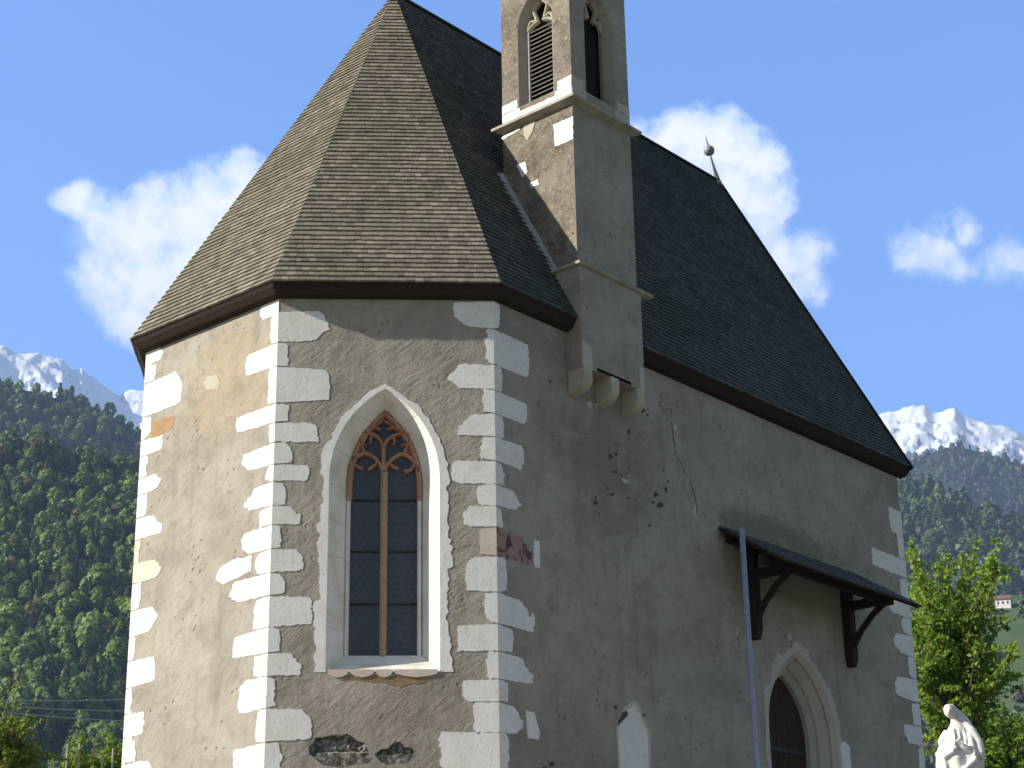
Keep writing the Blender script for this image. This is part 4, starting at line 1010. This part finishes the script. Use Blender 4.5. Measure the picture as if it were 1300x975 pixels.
def tree(name, label, base, trunk_top, r0, tips, per, rad, size, mat_, seed, group=None, extra=None, tone0=.45, bend=.1, cat='tree', brown=0., t0=.25):
    rg = np.random.default_rng(seed); base = np.array(base, float); top = np.array(trunk_top, float)
    o = empty(name, base); tag(o, label, cat, group)
    mb = MB(); pts = [base + (top - base) * t + (rg.normal(size=3) * .03 if 0 < t < 1 else 0) for t in np.linspace(-.03, 1, 7)]
    mb.tube(pts, list(np.linspace(r0, r0 * .35, 7)), 8)
    P, Q = [], []
    for tip in tips:
        k = rg.uniform(.25, .95); s_ = base + (top - base) * k; tip = np.array(tip, float)
        hgt = min(s_[2], tip[2] - .35 * abs(tip[2] - s_[2])); s_[2] = max(base[2] + .4, hgt if hgt < s_[2] else s_[2])
        mid = (s_ + tip) / 2 + np.array((0, 0, bend * np.linalg.norm(tip - s_)))
        mb.tube([s_, mid, tip], [r0 * .28, r0 * .15, .006], 5)
        p, q = spray(s_, tip, per, rad, rg, bend, t0); P.append(p); Q.append(q)
        for j in range(3):
            t = rg.uniform(.4, .9); a = s_ + (tip - s_) * t + np.array((0, 0, 4 * t * (1 - t) * bend * np.linalg.norm(tip - s_)))
            b = a + rg.normal(size=3) * np.array((1, 1, .6)) * rad * 1.7
            mb.tube([a, b], [r0 * .08, .004], 4, cap=False); p, q = spray(a, b, per // 4, rad * .6, rg, .05, 0.1); P.append(p); Q.append(q)
    mb.build('trunk', M_BARK, o)
    P = np.concatenate(P); Q = np.concatenate(Q); m = len(P)
    tn = np.clip(tone0 + rg.normal(0, .25, m), 0, 1); br = (rg.random(m) < brown) * rg.uniform(.3, 1, m)
    leaves('crown', P, Q, size, np.stack([tn, br, np.zeros(m)], 1), mat_, o, rg)
    return o
def cloud_tips(pix, dist, depth, rg): return [at(x, y, dist + rg.uniform(-depth, depth)) for x, y in pix]
rg = np.random.default_rng(21)
def inpoly(n_, x0, x1, f): 
    out = []
    while len(out) < n_:
        x = rg.uniform(x0, x1); lo, hi = f(x)
        out.append((x, rg.uniform(lo, hi)))
    return out
TDIST = 42.
tips = [(1156, 684), (1152, 700), (1162, 706), (1176, 712), (1190, 706), (1203, 702), (1222, 702), (1240, 688), (1228, 715), (1268, 684), (1258, 704), (1250, 720), (1268, 716), (1254, 735), (1262, 745), (1240, 742), 
        (1252, 772), (1236, 790), (1216, 750), (1200, 745), (1185, 740), (1172, 742), (1163, 752), (1210, 780), (1188, 775), (1172, 790), (1225, 800), (1200, 805), (1180, 815),
        (1285, 832), (1262, 838), (1245, 845), (1228, 840), (1268, 858), (1292, 858), (1250, 868), (1215, 850), (1195, 850), (1178, 850), (1168, 872), (1190, 890), (1215, 880)]
tips += inpoly(34, 1150, 1262, lambda x: (760, 960))
tb = at(1212, 1090, TDIST); tt_ = at(1208, 800, TDIST); tb[2] = gz(tb[0], tb[1])
tree('lime_tree', 'bright green leafy tree behind the statue, rising beside the west corner of the chapel', tb, tt_, .17, cloud_tips(tips, TDIST, 1.6, rg), 125, .33, .135, M_LEAF, 31, tone0=.5)
tips = inpoly(46, 1225, 1330, lambda x: (885 + abs(x - 1275) * .15, 1000))
tb = at(1282, 1100, 46.); tb[2] = gz(tb[0], tb[1])
tree('leafy_shrub', 'darker green shrub at the right edge, behind and right of the white statue', tb, at(1280, 960, 46.), .1, cloud_tips(tips, 46., 1., rg), 90, .36, .14, M_LEAF, 32, tone0=.25, cat='shrub')
tips = inpoly(90, -90, 62, lambda x: (866 + max(0, x) ** 1.9 * .032 + rg.uniform(0, 10), 1010))
tb = at(-10, 1120, 36.); tb[2] = gz(tb[0], tb[1])
tree('leafy_shrub', 'big round bush with green and reddish leaves at the lower left edge', tb, at(-8, 960, 36.), .12, cloud_tips(tips, 36., 1.2, rg), 100, .2, .085, M_BUSH, 33, tone0=.45, cat='shrub', brown=.14)
for k, (x, y, w) in enumerate([(88, 938, 9), (103, 936, 10), (120, 944, 10), (139, 926, 12), (152, 938, 9)]):
    tips = [(x, y), (x - 2, y + 8), (x + 3, y + 6)] + [(x + rg.uniform(-w, w), rg.uniform(y + 14, y + 80)) for _ in range(26)]
    tb = at(x, 1090, 46. + k * .4); tb[2] = gz(tb[0], tb[1])
    lab = ['slim yellow green sapling behind the leftmost pale post', 'slim yellow green sapling behind the second pale post from the left', 'lowest yellow green sapling, between the pale posts and the tallest sapling',
           'tallest pointed yellow green sapling, near the corner of the chapel', 'narrow yellow green sapling right against the chapel corner'][k]
    tree('sapling', lab, tb, at(x, y + 10, 46. + k * .4), .04, cloud_tips(tips, 46. + k * .4, .3, rg), 55, .15, .09, M_YELLOWLEAF, 40 + k, group='yellow green saplings left of the chapel', tone0=.55)
mb = MB(); mb.lathe((0, 0, 0), [(0, 0), (.03, 0), (.027, 3.), (.024, 3.02), (0, 3.02)], 10)
proto = None
for k, (x, y) in enumerate([(86.5, 944), (101.5, 944), (130, 962), (144, 950)]):
    p = at(x, y, 44.5); z0 = gz(p[0], p[1]); lab = ['leftmost pale post, standing before a slim sapling', 'second pale post from the left, close to its neighbour', 'shortest pale post, third from the left', 'faint pale post nearest the chapel corner'][k]
    if proto is None: proto = mb.build('vine_post', M_POST); o = proto
    else: o = proto.copy(); COL.objects.link(o)
    o.location = (p[0], p[1], z0); o.scale = (1, 1, (p[2] - z0) / 3.02); tag(o, lab, 'post', 'pale posts among the saplings')
for k, (ya, yb) in enumerate([(886.5, 888), (895.5, 903), (904.5, 916)]):
    a, b = at(25, ya - .4 * (yb - ya) / 4, 40.), at(165, yb, 50.); dv = (b - a)
    a2, b2 = a - dv * 1.6, b + dv * .9
    mb = MB(); mb.tube([a2 + (b2 - a2) * t - np.array((0, 0, .25 * 4 * t * (1 - t) - .2)) for t in np.linspace(0, 1, 13)], .013, 5)
    tag(mb.build('overhead_cable', M_CABLE), ['topmost of the three thin overhead cables left of the chapel', 'middle of the three thin overhead cables left of the chapel', 'lowest of the three thin overhead cables left of the chapel'][k], 'cable', 'overhead cables left of the chapel')

# ------------------------------------------------------------------ metal pole before the canopy
pu, pz = uz('nave', 941.5, 670, 1.45); pt_ = P3('nave', pu, pz, 1.45); g_ = gz(pt_[0], pt_[1])
mb = MB(); mb.lathe((pt_[0], pt_[1], g_), [(.028, pz - g_ - .05), (.028, pz - g_), (.036, pz - g_), (.036, -.1)], 16)
pole = mb.build('metal_pole', M_STEEL); tag(pole, 'thin grey blue metal pole standing upright in front of the door canopy', 'pole')
mb = MB()
for h in (.6, 2.4): mb.lathe((pt_[0], pt_[1], g_ + h), [(.0365, 0), (.041, 0), (.041, .05), (.0365, .05)], 16)
mb.build('pole_collar', M_STEEL, pole)

# ------------------------------------------------------------------ statue on a pedestal
sp_ = at(1220, 975, 1.); ydir = np.array([sp_[0] - CAM[0], sp_[1] - CAM[1]]); dist = (-.3 - CAM[1]) / ydir[1]
sx, sy = CAM[0] + ydir[0] * dist, -.3
head_z = at(1211, 896, dist * math.hypot(*ydir))[2]
K = 1.0; FZ = head_z - 1.62 * K; gs = gz(sx, sy)
statue = empty('statue', (sx, sy, gs)); tag(statue, 'white marble statue of a veiled robed figure with bowed head, right of the chapel', 'statue')
bm = bmesh.new()
def ell(c, r, rot=(0, 0, 0), seg=24):
    m = Matrix.Translation(c) @ (Matrix.Rotation(rot[2], 4, 'Z') @ Matrix.Rotation(rot[1], 4, 'Y') @ Matrix.Rotation(rot[0], 4, 'X')) @ Matrix.Diagonal((*r, 1))
    bmesh.ops.create_uvsphere(bm, u_segments=seg, v_segments=seg // 2, radius=1, matrix=m)
def limb(pts, rad, seg=12):
    t = MB(); t.tube(pts, rad, seg); vs = [bm.verts.new(v) for v in t.v]
    for f in t.f: bm.faces.new([vs[i] for i in f])
def ringloft(rings):
    """rings: (cx, cy, z, rx, ry, folds, amp, phase)"""
    seg = 72; vs = []
    for cx, cy, z, rx, ry, fo, am, ph in rings:
        for i in range(seg):
            a = 2 * math.pi * i / seg; k = 1 + am * math.sin(fo * a + ph) + am * .5 * math.sin(fo * 1.7 * a + 2 * ph)
            vs.append(bm.verts.new((cx + rx * k * math.cos(a), cy + ry * k * math.sin(a), z)))
    for j in range(len(rings) - 1):
        for i in range(seg): bm.faces.new([vs[j * seg + i], vs[j * seg + (i + 1) % seg], vs[(j + 1) * seg + (i + 1) % seg], vs[(j + 1) * seg + i]])
    bm.faces.new([vs[i] for i in range(seg)][::-1]); bm.faces.new([vs[(len(rings) - 1) * seg + i] for i in range(seg)])
# robe
ringloft([(0, 0, 0, .29, .24, 9, .07, 0), (0, 0, .25, .25, .2, 9, .08, .4), (.0, 0, .55, .235, .19, 8, .08, 1.), (-.01, -.01, .8, .245, .19, 7, .07, 1.7), (-.01, -.02, .98, .262, .19, 7, .06, 2.1), (.0, -.01, 1.12, .25, .17, 7, .045, 2.4), (.01, 0, 1.24, .2, .14, 6, .03, 2.6), (.02, 0, 1.34, .135, .115, 5, .02, 2.6), (.01, -.01, 1.42, .075, .075, 5, 0, 0), (-.02, -.03, 1.48, .05, .055, 5, 0, 0)])
# head bowed to the left and forward, under a veil
ell((-.082, -.065, 1.545), (.06, .074, .085), (.35, -.4, .3))
ell((-.1, -.138, 1.532), (.011, .02, .016)); ell((-.104, -.122, 1.497), (.02, .016, .016))
ell((-.055, -.03, 1.56), (.074, .082, .078), (.3, -.4, .2))
limb([(-.04, .01, 1.585), (.02, .03, 1.51), (.09, .05, 1.43), (.16, .06, 1.3), (.215, .06, 1.15), (.25, .06, 1.05), (.275, .06, .99)], [.055, .075, .08, .075, .06, .04, .012])
limb([(.0, .0, 1.53), (.07, -.03, 1.42), (.13, -.06, 1.3), (.17, -.09, 1.15), (.2, -.11, 1.02), (.235, -.12, .93)], [.045, .055, .055, .05, .04, .01])
# arms: upper arms by the body, forearms meeting at the chest
limb([(-.11, -.01, 1.31), (-.19, -.03, 1.19), (-.25, -.06, 1.05), (-.19, -.15, 1.01), (-.09, -.21, 1.07)], [.055, .058, .05, .045, .034])
limb([(.13, -.02, 1.3), (.18, -.08, 1.17), (.15, -.16, 1.06), (.05, -.2, 1.08), (-.0, -.215, 1.11)], [.055, .056, .05, .042, .034])
# sleeves, and the mantle drawn across in long folds
limb([(-.245, -.05, 1.06), (-.265, -.06, .92), (-.25, -.09, .76), (-.2, -.12, .55), (-.2, -.13, .3)], [.035, .035, .03, .026, .02])
limb([(-.2, -.13, 1.0), (-.2, -.15, .85), (-.17, -.17, .7), (-.15, -.18, .5)], [.03, .03, .025, .012])
limb([(.17, -.14, 1.07), (.13, -.2, .95), (.02, -.225, .86), (-.08, -.23, .8)], [.04, .04, .034, .015])
limb([(.22, -.1, .95), (.15, -.19, .8), (.02, -.23, .66), (-.1, -.22, .5)], [.022, .034, .034, .014])
limb([(.2, -.12, .8), (.12, -.2, .64), (.0, -.225, .48), (-.08, -.22, .36)], [.02, .03, .03, .012])
for k, x in enumerate((-.22, -.16, -.1, -.03, .05, .12, .18, .23)):
    yy = -.2 * math.sqrt(max(0, 1 - (x / .27) ** 2)); limb([(x * .9, yy * .95, .72), (x, yy * 1.02, .4), (x * 1.15 + .02 * math.sin(k * 2), yy * 1.14, .04)], [.012, .022, .028], 8)
for k, (x0, x1) in enumerate(((-.06, -.03), (0, .03), (.06, .1), (.11, .16))):
    limb([(x0, -.11, 1.34), ((x0 + x1) / 2 - .02, -.155, 1.22), (x1 - .05, -.175, 1.1)], [.006, .012, .006], 8)
limb([(.07, -.03, 1.42), (.15, -.1, 1.3), (.205, -.14, 1.16), (.215, -.16, 1.03), (.235, -.17, .965)], [.05, .055, .055, .05, .012])
limb([(.1, -.09, 1.33), (.12, -.17, 1.18), (.13, -.2, 1.02), (.15, -.21, .94)], [.02, .03, .03, .008])
# folded hands: palms and five fingers each
for s_, px in ((-1, -.065), (1, -.02)):
    ell((px, -.222, 1.115), (.024, .02, .04), (.2, .3 * -s_, 0), 12)
    for f in range(4):
        x0 = px + (-.018 + f * .012); L = (.052, .062, .058, .044)[f]
        limb([(x0, -.235, 1.14), (x0 - .01 * s_, -.245, 1.14 + L * .6), (x0 - .022 * s_, -.24, 1.14 + L)], [.0095, .009, .007], 6)
    limb([(px + .02 * s_, -.232, 1.11), (px + .03 * s_, -.245, 1.14), (px + .018 * s_, -.25, 1.165)], [.011, .01, .008], 6)
me = bpy.data.meshes.new('figure'); bmesh.ops.transform(bm, matrix=Matrix.Translation((sx, sy, FZ)) @ Matrix.Scale(K, 4) @ Matrix.Rotation(math.radians(-6), 4, 'Z'), verts=bm.verts); bmesh.ops.recalc_face_normals(bm, faces=bm.faces); bm.to_mesh(me); bm.free()
fig = link('figure', me, M_MARBLE, statue); me.polygons.foreach_set('use_smooth', np.ones(len(me.polygons), bool))
md = fig.modifiers.new('remesh', 'REMESH'); md.mode = 'VOXEL'; md.voxel_size = .011; md.use_smooth_shade = True
md = fig.modifiers.new('smooth', 'SMOOTH'); md.iterations = 2; md.factor = .5
mb = MB()
pz0 = gs - .15 - FZ
mb.faces([], [])
for a, b, h0, h1 in ((.46, .46, pz0, pz0 + .25), (.36, .36, pz0 + .25, -.12), (.42, .42, -.12, -.0)):
    mb.box((sx, sy, FZ), (1, 0, 0), (0, 1, 0), (0, 0, 1), (-a, a), (-b, b), (h0 + (.0 if h0 == pz0 else .001), h1))
mb.build('pedestal', M_STONE, statue)

# ------------------------------------------------------------------ mountain air
HAZE = 0.00011
if HAZE:
    mb = MB(); mb.box((0, 0, 0), (1, 0, 0), (0, 1, 0), (0, 0, 1), (-2250, 5600), (-400, 8600), (-10, 3300)); hz_ = mb.build('haze', None)
    m = bpy.data.materials.new('mountain_air'); m.use_nodes = True; t = m.node_tree; t.nodes.clear(); n = N(t)
    v = n('ShaderNodeVolumePrincipled', {'Color': (.45, .64, 1, 1), 'Density': HAZE, 'Anisotropy': .0})
    n('ShaderNodeOutputMaterial', {'Volume': v}); hz_.data.materials.append(m); hz_['kind'] = 'stuff'
